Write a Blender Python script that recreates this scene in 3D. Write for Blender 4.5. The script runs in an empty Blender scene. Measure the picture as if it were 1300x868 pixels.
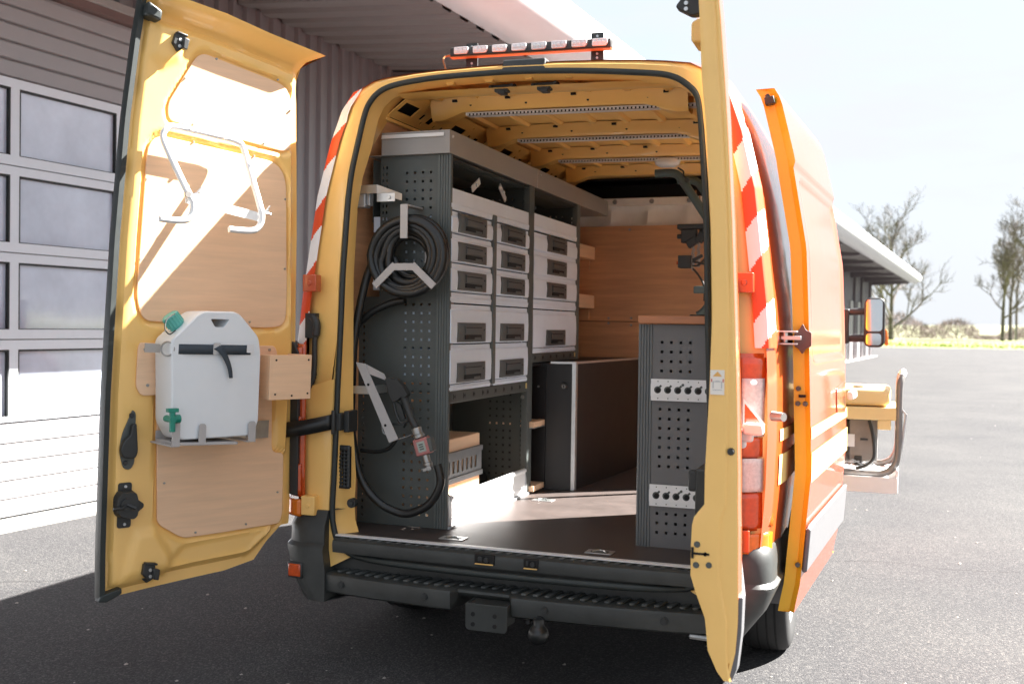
import bpy, bmesh, math, random
import numpy as np
from mathutils import Vector, Matrix

random.seed(7)
SC = bpy.context.scene
COL = SC.collection
PI = math.pi

# ------------------------------------------------------------------ camera
CAM_LOC = (1.402, -3.878, 1.448)
YAW, PITCH, ROLL = 0.34869, -0.01534, 0.01374
F_PX = 1330.69
cy_, sy_, cp_, sp_ = math.cos(YAW), math.sin(YAW), math.cos(PITCH), math.sin(PITCH)
fwd = Vector((-sy_*cp_, cy_*cp_, sp_)); r0 = Vector((cy_, sy_, 0)); u0 = r0.cross(fwd)
right = r0*math.cos(ROLL)+u0*math.sin(ROLL); up = u0*math.cos(ROLL)-r0*math.sin(ROLL)
cam_d = bpy.data.cameras.new('camera'); cam = bpy.data.objects.new('camera', cam_d); COL.objects.link(cam)
cam.matrix_world = Matrix(((right.x, up.x, -fwd.x, CAM_LOC[0]), (right.y, up.y, -fwd.y, CAM_LOC[1]),
                           (right.z, up.z, -fwd.z, CAM_LOC[2]), (0, 0, 0, 1)))
cam_d.sensor_width = 36; cam_d.lens = F_PX/1300*36
cam_d.clip_start = 0.05; cam_d.clip_end = 6000
cam_d.dof.use_dof = True; cam_d.dof.focus_distance = 4.4; cam_d.dof.aperture_fstop = 3.2
SC.camera = cam

# ------------------------------------------------------------------ sky and sun
SUN_DIR = Vector((0.864, 0.717, 1.0)).normalized()
W = bpy.data.worlds.new('World'); SC.world = W; W.use_nodes = True
wn, wl = W.node_tree.nodes, W.node_tree.links
bg = wn['Background']
sky = wn.new('ShaderNodeTexSky'); sky.sky_type = 'NISHITA'; sky.sun_disc = False
sky.sun_elevation = math.asin(SUN_DIR.z); sky.sun_rotation = math.atan2(SUN_DIR.x, SUN_DIR.y)
sky.air_density = 1.0; sky.dust_density = 2.5; sky.ozone_density = 1.0; sky.altitude = 50
tc = wn.new('ShaderNodeTexCoord'); mp = wn.new('ShaderNodeMapping'); mp.inputs['Scale'].default_value = (1.0, 1.0, 4.0)
nz = wn.new('ShaderNodeTexNoise'); nz.inputs['Scale'].default_value = 2.2; nz.inputs['Detail'].default_value = 7; nz.inputs['Roughness'].default_value = 0.6
cr = wn.new('ShaderNodeValToRGB'); cr.color_ramp.elements[0].position = 0.36; cr.color_ramp.elements[1].position = 0.62
cr.color_ramp.elements[0].color = (0.05, 0.05, 0.05, 1); cr.color_ramp.elements[1].color = (1, 1, 1, 1)
mx = wn.new('ShaderNodeMix'); mx.data_type = 'RGBA'
wl.new(tc.outputs['Generated'], mp.inputs['Vector']); wl.new(mp.outputs['Vector'], nz.inputs['Vector'])
sz = wn.new('ShaderNodeSeparateXYZ'); wl.new(tc.outputs['Generated'], sz.inputs[0])
hz = wn.new('ShaderNodeMapRange'); hz.inputs['From Min'].default_value = 0.0; hz.inputs['From Max'].default_value = 0.34; hz.inputs['To Min'].default_value = 1.0; hz.inputs['To Max'].default_value = 0.0
wl.new(sz.outputs['Z'], hz.inputs['Value'])
mxx = wn.new('ShaderNodeMath'); mxx.operation = 'MAXIMUM'
wl.new(nz.outputs['Fac'], cr.inputs['Fac']); wl.new(cr.outputs['Color'], mxx.inputs[0]); wl.new(hz.outputs['Result'], mxx.inputs[1]); wl.new(mxx.outputs[0], mx.inputs[0])
mb = wn.new('ShaderNodeMix'); mb.data_type = 'RGBA'; mb.inputs[0].default_value = 0.93; mb.inputs[7].default_value = (0.84, 0.97, 1.16, 1)
wl.new(sky.outputs['Color'], mb.inputs[6]); wl.new(mb.outputs[2], mx.inputs[6]); mx.inputs[7].default_value = (1.08, 1.12, 1.18, 1)
wl.new(mx.outputs[2], bg.inputs['Color']); bg.inputs['Strength'].default_value = 0.05
sun_d = bpy.data.lights.new('sun', 'SUN'); sun_d.energy = 2.55; sun_d.angle = math.radians(0.55); sun_d.color = (1.0, 0.965, 0.92)
sun = bpy.data.objects.new('sun', sun_d); COL.objects.link(sun)
sun.rotation_euler = (-SUN_DIR).to_track_quat('-Z', 'Y').to_euler()
sun.location = (10, 10, 20)

SC.view_settings.view_transform = 'Standard'; SC.view_settings.look = 'None'
SC.view_settings.exposure = 4.10; SC.view_settings.gamma = 1.0
SC.cycles.max_bounces = 12; SC.cycles.diffuse_bounces = 8; SC.cycles.glossy_bounces = 4; SC.cycles.transmission_bounces = 6
SC.cycles.use_denoising = True

# ------------------------------------------------------------------ materials
def lin(c):
    return tuple((x/12.92 if x <= 0.04045 else ((x+0.055)/1.055)**2.4) for x in c)
MATS = {}
def mat(name, col, rough=0.5, metal=0.0, var=0.12, nscale=14.0, bump=0.0, bscale=120.0, coat=0.0, stretch=None,
        col2=None, spec=0.5, trans=0.0, rvar=0.12):
    m = bpy.data.materials.new(name); m.use_nodes = True
    n, l = m.node_tree.nodes, m.node_tree.links
    b = n['Principled BSDF']
    b.inputs['Metallic'].default_value = metal
    b.inputs['Specular IOR Level'].default_value = spec
    b.inputs['Coat Weight'].default_value = coat; b.inputs['Coat Roughness'].default_value = 0.06
    if trans: b.inputs['Transmission Weight'].default_value = trans
    t = n.new('ShaderNodeTexCoord'); src = t.outputs['Object']
    mpn = n.new('ShaderNodeMapping'); l.new(src, mpn.inputs['Vector'])
    if stretch: mpn.inputs['Scale'].default_value = stretch
    ns = n.new('ShaderNodeTexNoise'); ns.inputs['Scale'].default_value = nscale; ns.inputs['Detail'].default_value = 5; ns.inputs['Roughness'].default_value = 0.62
    l.new(mpn.outputs['Vector'], ns.inputs['Vector'])
    r = n.new('ShaderNodeValToRGB')
    r.color_ramp.elements[0].position = 0.3; r.color_ramp.elements[1].position = 0.7
    c2 = col2 if col2 else tuple(min(1, x*(1+var)) for x in col)
    c1 = tuple(x*(1-var) for x in col)
    r.color_ramp.elements[0].color = (*c1, 1); r.color_ramp.elements[1].color = (*c2, 1)
    l.new(ns.outputs['Fac'], r.inputs['Fac']); l.new(r.outputs['Color'], b.inputs['Base Color'])
    rr = n.new('ShaderNodeMapRange'); rr.inputs['To Min'].default_value = max(0.02, rough-rvar*rough); rr.inputs['To Max'].default_value = min(1, rough+rvar*rough)
    l.new(ns.outputs['Fac'], rr.inputs['Value']); l.new(rr.outputs['Result'], b.inputs['Roughness'])
    if bump:
        n2 = n.new('ShaderNodeTexNoise'); n2.inputs['Scale'].default_value = bscale; n2.inputs['Detail'].default_value = 3
        l.new(mpn.outputs['Vector'], n2.inputs['Vector'])
        bp = n.new('ShaderNodeBump'); bp.inputs['Strength'].default_value = bump; bp.inputs['Distance'].default_value = 0.004
        l.new(n2.outputs['Fac'], bp.inputs['Height']); l.new(bp.outputs['Normal'], b.inputs['Normal'])
    MATS[name] = m
    return m

YEL = mat('yellow_paint', (0.92, 0.565, 0.175), 0.34, var=0.03, nscale=5, coat=0.25)
ORA = mat('orange_paint', (0.47, 0.066, 0.013), 0.30, var=0.03, nscale=4, coat=0.9)
ORE = mat('orange_edge_paint', (0.85, 0.44, 0.02), 0.4, var=0.03, nscale=4, coat=0.2)
STRY = mat('pale_yellow_tape', (0.80, 0.62, 0.24), 0.5, var=0.03)
TAPR = mat('red_tape', (0.72, 0.075, 0.012), 0.45, var=0.05, nscale=200)
TAPW = mat('white_tape', (0.80, 0.80, 0.80), 0.45, var=0.02)
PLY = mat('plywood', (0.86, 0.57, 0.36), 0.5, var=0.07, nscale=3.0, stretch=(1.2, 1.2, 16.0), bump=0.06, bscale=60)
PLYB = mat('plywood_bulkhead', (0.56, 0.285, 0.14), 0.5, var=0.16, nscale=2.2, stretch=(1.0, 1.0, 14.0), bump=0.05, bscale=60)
WOOD = mat('beech_top', (0.46, 0.19, 0.085), 0.4, var=0.12, nscale=4, stretch=(2, 12, 12))
DGRY = mat('dark_grey_steel', (0.076, 0.086, 0.081), 0.42, var=0.06, nscale=8, bump=0.03, bscale=400)
PGRY = mat('post_grey_steel', (0.105, 0.118, 0.113), 0.4, var=0.05, nscale=8)
MGRY = mat('mid_grey_steel', (0.15, 0.148, 0.15), 0.45, var=0.05, nscale=8, bump=0.03, bscale=400)
HGRY = mat('header_grey_steel', (0.33, 0.315, 0.30), 0.42, var=0.05, nscale=6)
WGRY = mat('bracket_grey', (0.45, 0.43, 0.42), 0.5, var=0.04)
DRAW = mat('drawer_light_grey', (0.80, 0.87, 0.97), 0.42, var=0.03, nscale=9, bump=0.02, bscale=500)
HAND = mat('drawer_handle_grey', (0.085, 0.090, 0.090), 0.45, var=0.06, bump=0.05, bscale=700)
BLK = mat('black_plastic', (0.028, 0.030, 0.030), 0.48, var=0.15, nscale=20, bump=0.08, bscale=500)
BLKM = mat('black_rubber', (0.014, 0.015, 0.015), 0.34, var=0.15, nscale=15)
SEAL = mat('seal_rubber', (0.022, 0.028, 0.027), 0.5, var=0.15, nscale=15)
VOID = mat('dark_cavity', (0.008, 0.008, 0.008), 0.8, var=0.1)
BUMP = mat('bumper_plastic', (0.038, 0.041, 0.039), 0.42, var=0.30, nscale=7, bump=0.12, bscale=420)
FLR = mat('phenolic_floor', (0.060, 0.046, 0.041), 0.46, var=0.22, nscale=7, bump=0.05, bscale=300)
LBLK = mat('locker_black', (0.012, 0.010, 0.010), 0.45, var=0.15, nscale=9)
ALU = mat('aluminium', (0.62, 0.62, 0.61), 0.34, metal=0.85, var=0.06, nscale=18)
ALUW = mat('white_aluminium', (0.82, 0.82, 0.82), 0.38, metal=0.15, var=0.03)
STEEL = mat('dull_steel', (0.36, 0.36, 0.35), 0.38, metal=0.8, var=0.12, nscale=30)
GALV = mat('galvanised', (0.52, 0.54, 0.56), 0.42, metal=0.45, var=0.08, nscale=25)
WHT = mat('white_enamel', (0.78, 0.79, 0.79), 0.3, var=0.02)
CANM = mat('white_plastic_can', (0.76, 0.79, 0.81), 0.42, var=0.04, nscale=3)
GRN = mat('green_plastic', (0.008, 0.23, 0.16), 0.4, var=0.08)
TEAL = mat('teal_cap', (0.10, 0.42, 0.36), 0.35, var=0.08)
WEB = mat('navy_webbing', (0.045, 0.058, 0.072), 0.7, var=0.1, nscale=60, bump=0.3, bscale=600)
SEATB = mat('grey_webbing', (0.42, 0.38, 0.34), 0.7, var=0.05)
TUBG = mat('green_grey_tube', (0.075, 0.115, 0.120), 0.4, var=0.06)
LAMR = mat('red_lens', (0.55, 0.075, 0.012), 0.16, var=0.15, nscale=40, coat=0.7)
LAMO = mat('orange_lens', (0.72, 0.17, 0.012), 0.2, var=0.1, nscale=40, coat=0.6)
LAMC = mat('clear_lens', (0.66, 0.60, 0.56), 0.2, var=0.15, nscale=90, coat=0.7)
LEDC = mat('led_lens', (0.72, 0.72, 0.73), 0.15, var=0.12, nscale=200, coat=0.8)
PINK = mat('meter_pink', (0.42, 0.16, 0.15), 0.45, var=0.05)
LCD = mat('meter_screen', (0.34, 0.40, 0.36), 0.25, var=0.05)
LGRY = mat('light_grey_trim', (0.82, 0.80, 0.76), 0.55, var=0.05)
TREAD = mat('pale_tread', (0.085, 0.092, 0.090), 0.5, var=0.25, nscale=30)  # lighter grey than the step plastic, so the ribs stand out
TRIMG = mat('grey_lower_trim', (0.13, 0.13, 0.135), 0.36, var=0.06, nscale=20, bump=0.05, bscale=500)
TYRE = mat('tyre_rubber', (0.022, 0.022, 0.022), 0.7, var=0.2, nscale=20, bump=0.1, bscale=200)
RIM = mat('rim_silver', (0.50, 0.50, 0.52), 0.3, metal=0.7, var=0.05)
GENY = mat('generator_yellow', (0.78, 0.60, 0.29), 0.4, var=0.03)
BRNM = mat('motor_taupe', (0.22, 0.21, 0.20), 0.4, metal=0.4, var=0.1)
GLASS = mat('tinted_glass', (0.02, 0.024, 0.026), 0.06, var=0.1, spec=0.8)
MIRG = mat('mirror_glass', (0.55, 0.58, 0.60), 0.04, metal=1.0, var=0.02)
CLAD = mat('grey_cladding', (0.20, 0.19, 0.195), 0.45, metal=0.15, var=0.04, nscale=3)
SOFF = mat('soffit_sheet', (0.16, 0.145, 0.14), 0.5, metal=0.1, var=0.05, nscale=4)
FASC = mat('white_fascia', (0.70, 0.71, 0.72), 0.4, var=0.03, nscale=2)
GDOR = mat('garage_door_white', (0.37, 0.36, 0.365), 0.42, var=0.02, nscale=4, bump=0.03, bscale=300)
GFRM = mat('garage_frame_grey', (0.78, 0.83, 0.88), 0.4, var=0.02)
GASK = mat('gasket_black', (0.012, 0.014, 0.014), 0.6, var=0.1)
DBRN = mat('dark_reveal', (0.16, 0.10, 0.09), 0.6, var=0.08)
GPANE = mat('reflection_pane', (0.64, 0.71, 0.84), 0.07, var=0.22, nscale=1.1, spec=0.9, bump=0.35, bscale=2.2)  # reflections painted into the glass as a pale base with cloudy mottling
BEAM = mat('beam_brown_grey', (0.14, 0.12, 0.125), 0.5, var=0.06)
CONC = mat('kerb_concrete', (0.42, 0.40, 0.37), 0.8, var=0.1, nscale=9, bump=0.2, bscale=90)
GRASS = mat('grass_green', (0.19, 0.235, 0.045), 0.85, var=0.35, nscale=1.4)
FIELD = mat('dry_field', (0.20, 0.175, 0.10), 0.9, var=0.2, nscale=0.05, col2=(0.20, 0.23, 0.11))
BARK = mat('bark', (0.085, 0.07, 0.06), 0.85, var=0.25, nscale=12)
TWIG = mat('twigs', (0.12, 0.10, 0.092), 0.85, var=0.2, nscale=3)
SCRUB = mat('scrub_twigs', (0.12, 0.088, 0.075), 0.9, var=0.25, nscale=0.7)
STICK = mat('sticker_paper', (0.80, 0.74, 0.66), 0.5, var=0.02)
STKO = mat('sticker_orange', (0.75, 0.40, 0.10), 0.5, var=0.02)
STKR = mat('sticker_red', (0.62, 0.18, 0.14), 0.5, var=0.02)
PAPR = mat('label_white', (0.75, 0.75, 0.75), 0.5, var=0.02)
FLUID = mat('red_underbody', (0.05, 0.045, 0.045), 0.7, var=0.2)

def asphalt():
    m = bpy.data.materials.new('asphalt'); m.use_nodes = True
    n, l = m.node_tree.nodes, m.node_tree.links; b = n['Principled BSDF']
    t = n.new('ShaderNodeTexCoord')
    vo = n.new('ShaderNodeTexVoronoi'); vo.inputs['Scale'].default_value = 135
    l.new(t.outputs['Object'], vo.inputs['Vector'])
    n1 = n.new('ShaderNodeTexNoise'); n1.inputs['Scale'].default_value = 60; n1.inputs['Detail'].default_value = 6
    n2 = n.new('ShaderNodeTexNoise'); n2.inputs['Scale'].default_value = 0.55; n2.inputs['Detail'].default_value = 6; n2.inputs['Roughness'].default_value = 0.6
    l.new(t.outputs['Object'], n1.inputs['Vector']); l.new(t.outputs['Object'], n2.inputs['Vector'])
    sx = n.new('ShaderNodeSeparateColor'); l.new(vo.outputs['Color'], sx.inputs['Color'])
    r = n.new('ShaderNodeValToRGB'); e = r.color_ramp.elements
    e[0].position = 0.0; e[0].color = (0.032, 0.032, 0.034, 1); e[1].position = 1.0; e[1].color = (0.092, 0.089, 0.086, 1)
    k = e.new(0.72); k.color = (0.048, 0.0475, 0.0485, 1)
    l.new(sx.outputs['Red'], r.inputs['Fac'])
    r2 = n.new('ShaderNodeValToRGB'); r2.color_ramp.elements[0].position = 0.3; r2.color_ramp.elements[1].position = 0.72
    r2.color_ramp.elements[0].color = (0.80, 0.80, 0.82, 1); r2.color_ramp.elements[1].color = (1.22, 1.20, 1.16, 1)
    l.new(n2.outputs['Fac'], r2.inputs['Fac'])
    mm = n.new('ShaderNodeMix'); mm.data_type = 'RGBA'; mm.blend_type = 'MULTIPLY'; mm.inputs[0].default_value = 1
    l.new(r.outputs['Color'], mm.inputs[6]); l.new(r2.outputs['Color'], mm.inputs[7])
    n3 = n.new('ShaderNodeTexNoise'); n3.inputs['Scale'].default_value = 1.3; n3.inputs['Detail'].default_value = 4; l.new(t.outputs['Object'], n3.inputs['Vector'])
    va = n.new('ShaderNodeVectorMath'); va.operation = 'MULTIPLY_ADD'; l.new(n3.outputs['Color'], va.inputs[0]); va.inputs[1].default_value = (.55, .55, 0); l.new(t.outputs['Object'], va.inputs[2])
    ve = n.new('ShaderNodeTexVoronoi'); ve.feature = 'DISTANCE_TO_EDGE'; ve.inputs['Scale'].default_value = 0.21; l.new(va.outputs[0], ve.inputs['Vector'])
    rc = n.new('ShaderNodeMapRange'); rc.inputs['From Min'].default_value = 0.0; rc.inputs['From Max'].default_value = 0.0032; rc.inputs['To Min'].default_value = 0.62; rc.inputs['To Max'].default_value = 1.0
    l.new(ve.outputs['Distance'], rc.inputs['Value'])
    m3 = n.new('ShaderNodeMix'); m3.data_type = 'RGBA'; m3.blend_type = 'MULTIPLY'; m3.inputs[0].default_value = 1
    l.new(mm.outputs[2], m3.inputs[6]); l.new(rc.outputs['Result'], m3.inputs[7])
    l.new(m3.outputs[2], b.inputs['Base Color'])
    b.inputs['Roughness'].default_value = 0.88; b.inputs['Specular IOR Level'].default_value = 0.16
    bp = n.new('ShaderNodeBump'); bp.inputs['Strength'].default_value = 0.55; bp.inputs['Distance'].default_value = 0.005
    ad = n.new('ShaderNodeMath'); ad.operation = 'SUBTRACT'; l.new(n1.outputs['Fac'], ad.inputs[0]); l.new(vo.outputs['Distance'], ad.inputs[1])
    l.new(ad.outputs[0], bp.inputs['Height']); l.new(bp.outputs['Normal'], b.inputs['Normal'])
    return m
ASPH = asphalt()

# ------------------------------------------------------------------ mesh helpers
class M:
    def __init__(s): s.v = []; s.f = []; s.m = []
    def add(s, vs, fs, mi=0):
        k = len(s.v); s.v += [tuple(p) for p in vs]
        s.f += [tuple(i+k for i in f) for f in fs]; s.m += [mi]*len(fs); return s
    def box(s, x0, x1, y0, y1, z0, z1, mi=0):
        vs = [(x, y, z) for z in (z0, z1) for y in (y0, y1) for x in (x0, x1)]
        return s.add(vs, [(0, 2, 3, 1), (4, 5, 7, 6), (0, 1, 5, 4), (2, 6, 7, 3), (0, 4, 6, 2), (1, 3, 7, 5)], mi)
    def obox(s, c, ax, h, mi=0):
        c = Vector(c); A = [Vector(a).normalized()*hh for a, hh in zip(ax, h)]
        vs = [c+A[0]*i+A[1]*j+A[2]*k for k in (-1, 1) for j in (-1, 1) for i in (-1, 1)]
        return s.add(vs, [(0, 2, 3, 1), (4, 5, 7, 6), (0, 1, 5, 4), (2, 6, 7, 3), (0, 4, 6, 2), (1, 3, 7, 5)], mi)
    def tube(s, pts, r, n=8, mi=0, cap=True, closed=False):
        P = [Vector(p) for p in pts]; N = len(P)
        R = r if isinstance(r, (list, tuple)) else [r]*N
        vs = []; ref = None
        for i in range(N):
            if closed: t = (P[(i+1) % N]-P[i-1])
            else: t = P[min(i+1, N-1)]-P[max(i-1, 0)]
            t.normalize()
            if ref is None:
                ref = Vector((0, 0, 1)) if abs(t.z) < 0.9 else Vector((1, 0, 0))
            a = t.cross(ref)
            if a.length < 1e-6: a = t.orthogonal()
            a.normalize(); b = a.cross(t).normalized(); ref = b
            for k in range(n):
                an = 2*PI*k/n; vs.append(P[i]+a*math.cos(an)*R[i]+b*math.sin(an)*R[i])
        fs = []
        rng = N if closed else N-1
        for i in range(rng):
            j = (i+1) % N
            for k in range(n):
                k2 = (k+1) % n; fs.append((i*n+k, i*n+k2, j*n+k2, j*n+k))
        if cap and not closed:
            fs.append(tuple(range(n))[::-1]); fs.append(tuple((N-1)*n+k for k in range(n)))
        return s.add(vs, fs, mi)
    def cyl(s, p0, p1, r, n=14, mi=0): return s.tube([p0, p1], r, n, mi)
    def extr(s, poly, f0, f1, mi=0):
        n = len(poly); vs = [f0(*p) for p in poly]+[f1(*p) for p in poly]
        fs = [tuple(range(n))[::-1], tuple(range(n, 2*n))]+[(i, (i+1) % n, n+(i+1) % n, n+i) for i in range(n)]
        return s.add(vs, fs, mi)
    def prism(s, poly, axis, a, b, mi=0):
        def mk(val):
            if axis == 0: return lambda u, v: (val, u, v)
            if axis == 1: return lambda u, v: (u, val, v)
            return lambda u, v: (u, v, val)
        return s.extr(poly, mk(a), mk(b), mi)
    def grid(s, fn, nu, nv, mi=0, skip=None, mfn=None):
        vs = [fn(i, j) for i in range(nu+1) for j in range(nv+1)]
        k = len(s.v); s.v += [tuple(p) for p in vs]
        for i in range(nu):
            for j in range(nv):
                if skip and skip(i, j): continue
                a = i*(nv+1)+j; s.f.append((k+a, k+a+nv+1, k+a+nv+2, k+a+1)); s.m.append(mfn(i, j) if mfn else mi)
        return s
    def loft(s, loops, mi=0, closed=True, cap=False):
        n = len(loops[0]); vs = [p for L in loops for p in L]; fs = []
        for i in range(len(loops)-1):
            for k in range(n if closed else n-1):
                k2 = (k+1) % n; fs.append((i*n+k, i*n+k2, (i+1)*n+k2, (i+1)*n+k))
        if cap: fs.append(tuple(range(n))[::-1]); fs.append(tuple((len(loops)-1)*n+k for k in range(n)))
        return s.add(vs, fs, mi)
    def perf(s, fn, u0, u1, v0, v1, holes, mi=0, extra_u=(), extra_v=()):
        """sheet with real rectangular holes; fn maps (u,v) to a point; holes = list of (ua,ub,va,vb)"""
        us = sorted({round(x, 5) for x in [u0, u1, *extra_u]+[h[0] for h in holes]+[h[1] for h in holes]})
        vs = sorted({round(x, 5) for x in [v0, v1, *extra_v]+[h[2] for h in holes]+[h[3] for h in holes]})
        H = {(round(h[0], 5), round(h[2], 5)): h for h in holes}
        k = len(s.v); nv = len(vs)
        s.v += [tuple(fn(u, v)) for u in us for v in vs]
        gone = set()
        for h in holes:
            for i in range(len(us)-1):
                if us[i] >= h[0]-1e-5 and us[i+1] <= h[1]+1e-5:
                    for j in range(nv-1):
                        if vs[j] >= h[2]-1e-5 and vs[j+1] <= h[3]+1e-5: gone.add((i, j))
        for i in range(len(us)-1):
            for j in range(nv-1):
                if (i, j) in gone: continue
                a = k+i*nv+j; s.f.append((a, a+nv, a+nv+1, a+1)); s.m.append(mi)
        return s

WORLD = {}
def setp(o, parent, local=False):
    o.parent = parent
    if not local and parent.name in WORLD: o.matrix_parent_inverse = WORLD[parent.name].inverted()

def build(name, b, mats, parent=None, smooth=30, bevel=0, seg=2, solid=0, fix=True, local=False, subd=0, label=None):
    me = bpy.data.meshes.new(name); me.from_pydata([tuple(p) for p in b.v], [], b.f)
    ml = mats if isinstance(mats, (list, tuple)) else [mats]
    for mt in ml: me.materials.append(mt)
    if any(b.m): me.polygons.foreach_set('material_index', b.m)
    if fix:
        bm = bmesh.new(); bm.from_mesh(me); bmesh.ops.recalc_face_normals(bm, faces=bm.faces); bm.to_mesh(me); bm.free()
    if smooth:
        me.polygons.foreach_set('use_smooth', [True]*len(me.polygons)); me.set_sharp_from_angle(angle=math.radians(smooth))
    me.update()
    o = bpy.data.objects.new(name, me); COL.objects.link(o)
    if parent: setp(o, parent, local)
    if solid:
        md = o.modifiers.new('thick', 'SOLIDIFY'); md.thickness = solid; md.offset = 0
    if bevel:
        md = o.modifiers.new('edge', 'BEVEL'); md.width = bevel; md.segments = seg; md.limit_method = 'ANGLE'; md.angle_limit = math.radians(35)
    if subd:
        md = o.modifiers.new('sub', 'SUBSURF'); md.levels = subd; md.render_levels = subd
    if label: o['label'] = label
    return o

def tag(o, label, cat, group=None):
    o['label'] = label; o['category'] = cat
    if group: o['group'] = group
    return o
def thing(name, label, cat, loc=(0, 0, 0), rz=0.0, group=None):
    o = bpy.data.objects.new(name, None); COL.objects.link(o); o.location = loc; o.rotation_euler = (0, 0, rz)
    o.empty_display_size = 0.2
    WORLD[o.name] = Matrix.Translation(loc) @ Matrix.Rotation(rz, 4, 'Z')
    return tag(o, label, cat, group)
def struct(o): o['kind'] = 'structure'; return o
def dup(o, parent, mirror=None):
    c = o.copy(); COL.objects.link(c); c.parent = parent
    for ch in o.children: dup(ch, c)
    return c

def interp(x, xs, ys): return float(np.interp(x, xs, ys))
def smoothstep(a, b, x):
    t = min(1, max(0, (x-a)/(b-a))); return t*t*(3-2*t)
def spline(pts, n=8, closed=False):
    P = [Vector(p) for p in pts]; out = []; N = len(P)
    rng = range(N if closed else N-1)
    for i in rng:
        if closed: p0, p1, p2, p3 = P[i-1], P[i], P[(i+1) % N], P[(i+2) % N]
        else: p0, p1, p2, p3 = P[max(i-1, 0)], P[i], P[i+1], P[min(i+2, N-1)]
        for k in range(n):
            t = k/n
            out.append(0.5*((2*p1)+(-p0+p2)*t+(2*p0-5*p1+4*p2-p3)*t*t+(-p0+3*p1-3*p2+p3)*t**3))
    if not closed: out.append(P[-1])
    return out
def rpoly(pts, r, n=5):
    """round the corners of a 2-D polygon; r a number or one per corner"""
    N = len(pts); out = []
    for i in range(N):
        p = Vector((*pts[i], 0)); a = Vector((*pts[i-1], 0)); b = Vector((*pts[(i+1) % N], 0))
        rr = r[i] if isinstance(r, (list, tuple)) else r
        da, db = (a-p), (b-p); d = min(rr, da.length*0.48, db.length*0.48)
        if d < 1e-5: out.append((p.x, p.y)); continue
        s_, e_ = p+da.normalized()*d, p+db.normalized()*d
        for k in range(n+1):
            t = k/n; q = s_*(1-t)**2+p*2*t*(1-t)+e_*t*t; out.append((q.x, q.y))
    return out
def rrect(x0, x1, y0, y1, r, n=4): return rpoly([(x0, y0), (x1, y0), (x1, y1), (x0, y1)], r, n)
def sdf(poly, x, y):
    """signed distance (negative inside)"""
    d = 1e9; ins = False; n = len(poly)
    for i in range(n):
        x1, y1 = poly[i]; x2, y2 = poly[(i+1) % n]
        ex, ey = x2-x1, y2-y1; wx, wy = x-x1, y-y1
        t = max(0, min(1, (wx*ex+wy*ey)/(ex*ex+ey*ey+1e-12)))
        d = min(d, math.hypot(wx-ex*t, wy-ey*t))
        if (y1 > y) != (y2 > y) and x < (x2-x1)*(y-y1)/(y2-y1)+x1: ins = not ins
    return -d if ins else d

# ================================================================== SETTING
b = M()
ys = [-150, -20, 0, 20, 60, 97.0]
b.grid(lambda i, j: ([-700, -60, -15, 15, 60, 700][i], ys[j] + (0.0 if j < 5 else [-8, -3, -1, 2.0, 4, 10][i]), 0), 5, 5)
g = struct(build('ground', b, ASPH, smooth=0)); tag(g, 'grey asphalt yard around the van, shaded under it and sunlit beyond', 'ground')
b = M()
b.grid(lambda i, j: ([-700, -60, -15, 15, 60, 700][i], ([97.0, 110, 130, 170][j] + [-8, -3, -1, 2.0, 4, 10][i]), 0.004+[0, .1, .2, .3][j]), 5, 3)
g = struct(build('grass_verge', b, GRASS, smooth=0)); tag(g, 'bright green grass strip beyond the far edge of the yard', 'grass')
def terr(i, j):
    x = -1500+i*75; y = 160+j*60
    h = 0.3+4.5*smoothstep(200, 620, y)*(0.75+0.35*math.sin(x*0.006+0.4)+0.2*math.sin(x*0.013))+6*smoothstep(700, 1800, y)
    return (x, y, h)
b = M(); b.grid(terr, 40, 32)
g = struct(build('far_field', b, FIELD)); tag(g, 'pale green and brown field rising gently behind the trees', 'field')

GX, GY, GR = -4.55, 1.85, math.radians(-4.7)
b = M(); b.box(0.012, 0.345, -12, 58.4, -0.05, 0.022)
k = build('kerb', b, CONC, bevel=0.008); k.location = (GX, GY, 0); k.rotation_euler = (0, 0, GR); struct(k)
tag(k, 'pale concrete kerb strip along the foot of the garage wall', 'kerb')

gar = thing('garage_building', 'long grey metal-clad garage with white sectional door and overhanging canopy', 'building', (GX, GY, 0), GR)
T0, T1 = -11.0, 58.0
DT0, DT1, DZ = -4.9, 3.20, 3.86      # door opening
def rib_profile(t0, t1, pitch=0.195, d=0.036):
    out = []; t = t0
    while t < t1:
        out += [(0, t), (0, t+0.105), (d, t+0.128), (d, t+0.172), (0, t+0.195)]; t += pitch
    return out
def clad(name, t0, t1, z0, z1):
    bb = M(); pr = rib_profile(t0, t1)
    bb.loft([[(x, t, z) for x, t in pr] for z in (z0, z1)], closed=False)
    return build(name, bb, CLAD, gar, smooth=0, local=True)
clad('wall_cladding', DT0-0.2, DT1+0.05, 3.96, 4.40)
clad('wall_cladding', DT1+0.10, T1-0.2, 0.03, 4.40)
clad('wall_cladding', T0, DT0-0.25, 0.03, 4.40)
b = M(); b.box(-9, -0.02, T0, DT0-0.05, 0, 4.6); b.box(-9, -0.02, DT1+0.05, T1, 0, 4.6); b.box(-9, -0.02, DT0-0.05, DT1+0.05, 3.9, 4.6); b.box(-9, -0.35, DT0-0.05, DT1+0.05, 0, 3.9)
build('wall_core', b, CLAD, gar, smooth=0, local=True)
b = M(); b.box(-0.01, 0.05, DT0-0.2, DT1+0.05, 3.90, 3.965); build('door_header', b, HGRY, gar, local=True, bevel=0.004)
b = M(); b.box(-0.10, 0.02, DT0, DT1, 3.84, 3.90); build('header_reveal', b, DBRN, gar, local=True)
b = M(); b.box(-0.1, 0.06, DT1, DT1+0.12, 0.02, 3.90); build('door_jamb', b, GFRM, gar, local=True, bevel=0.004)
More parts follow.
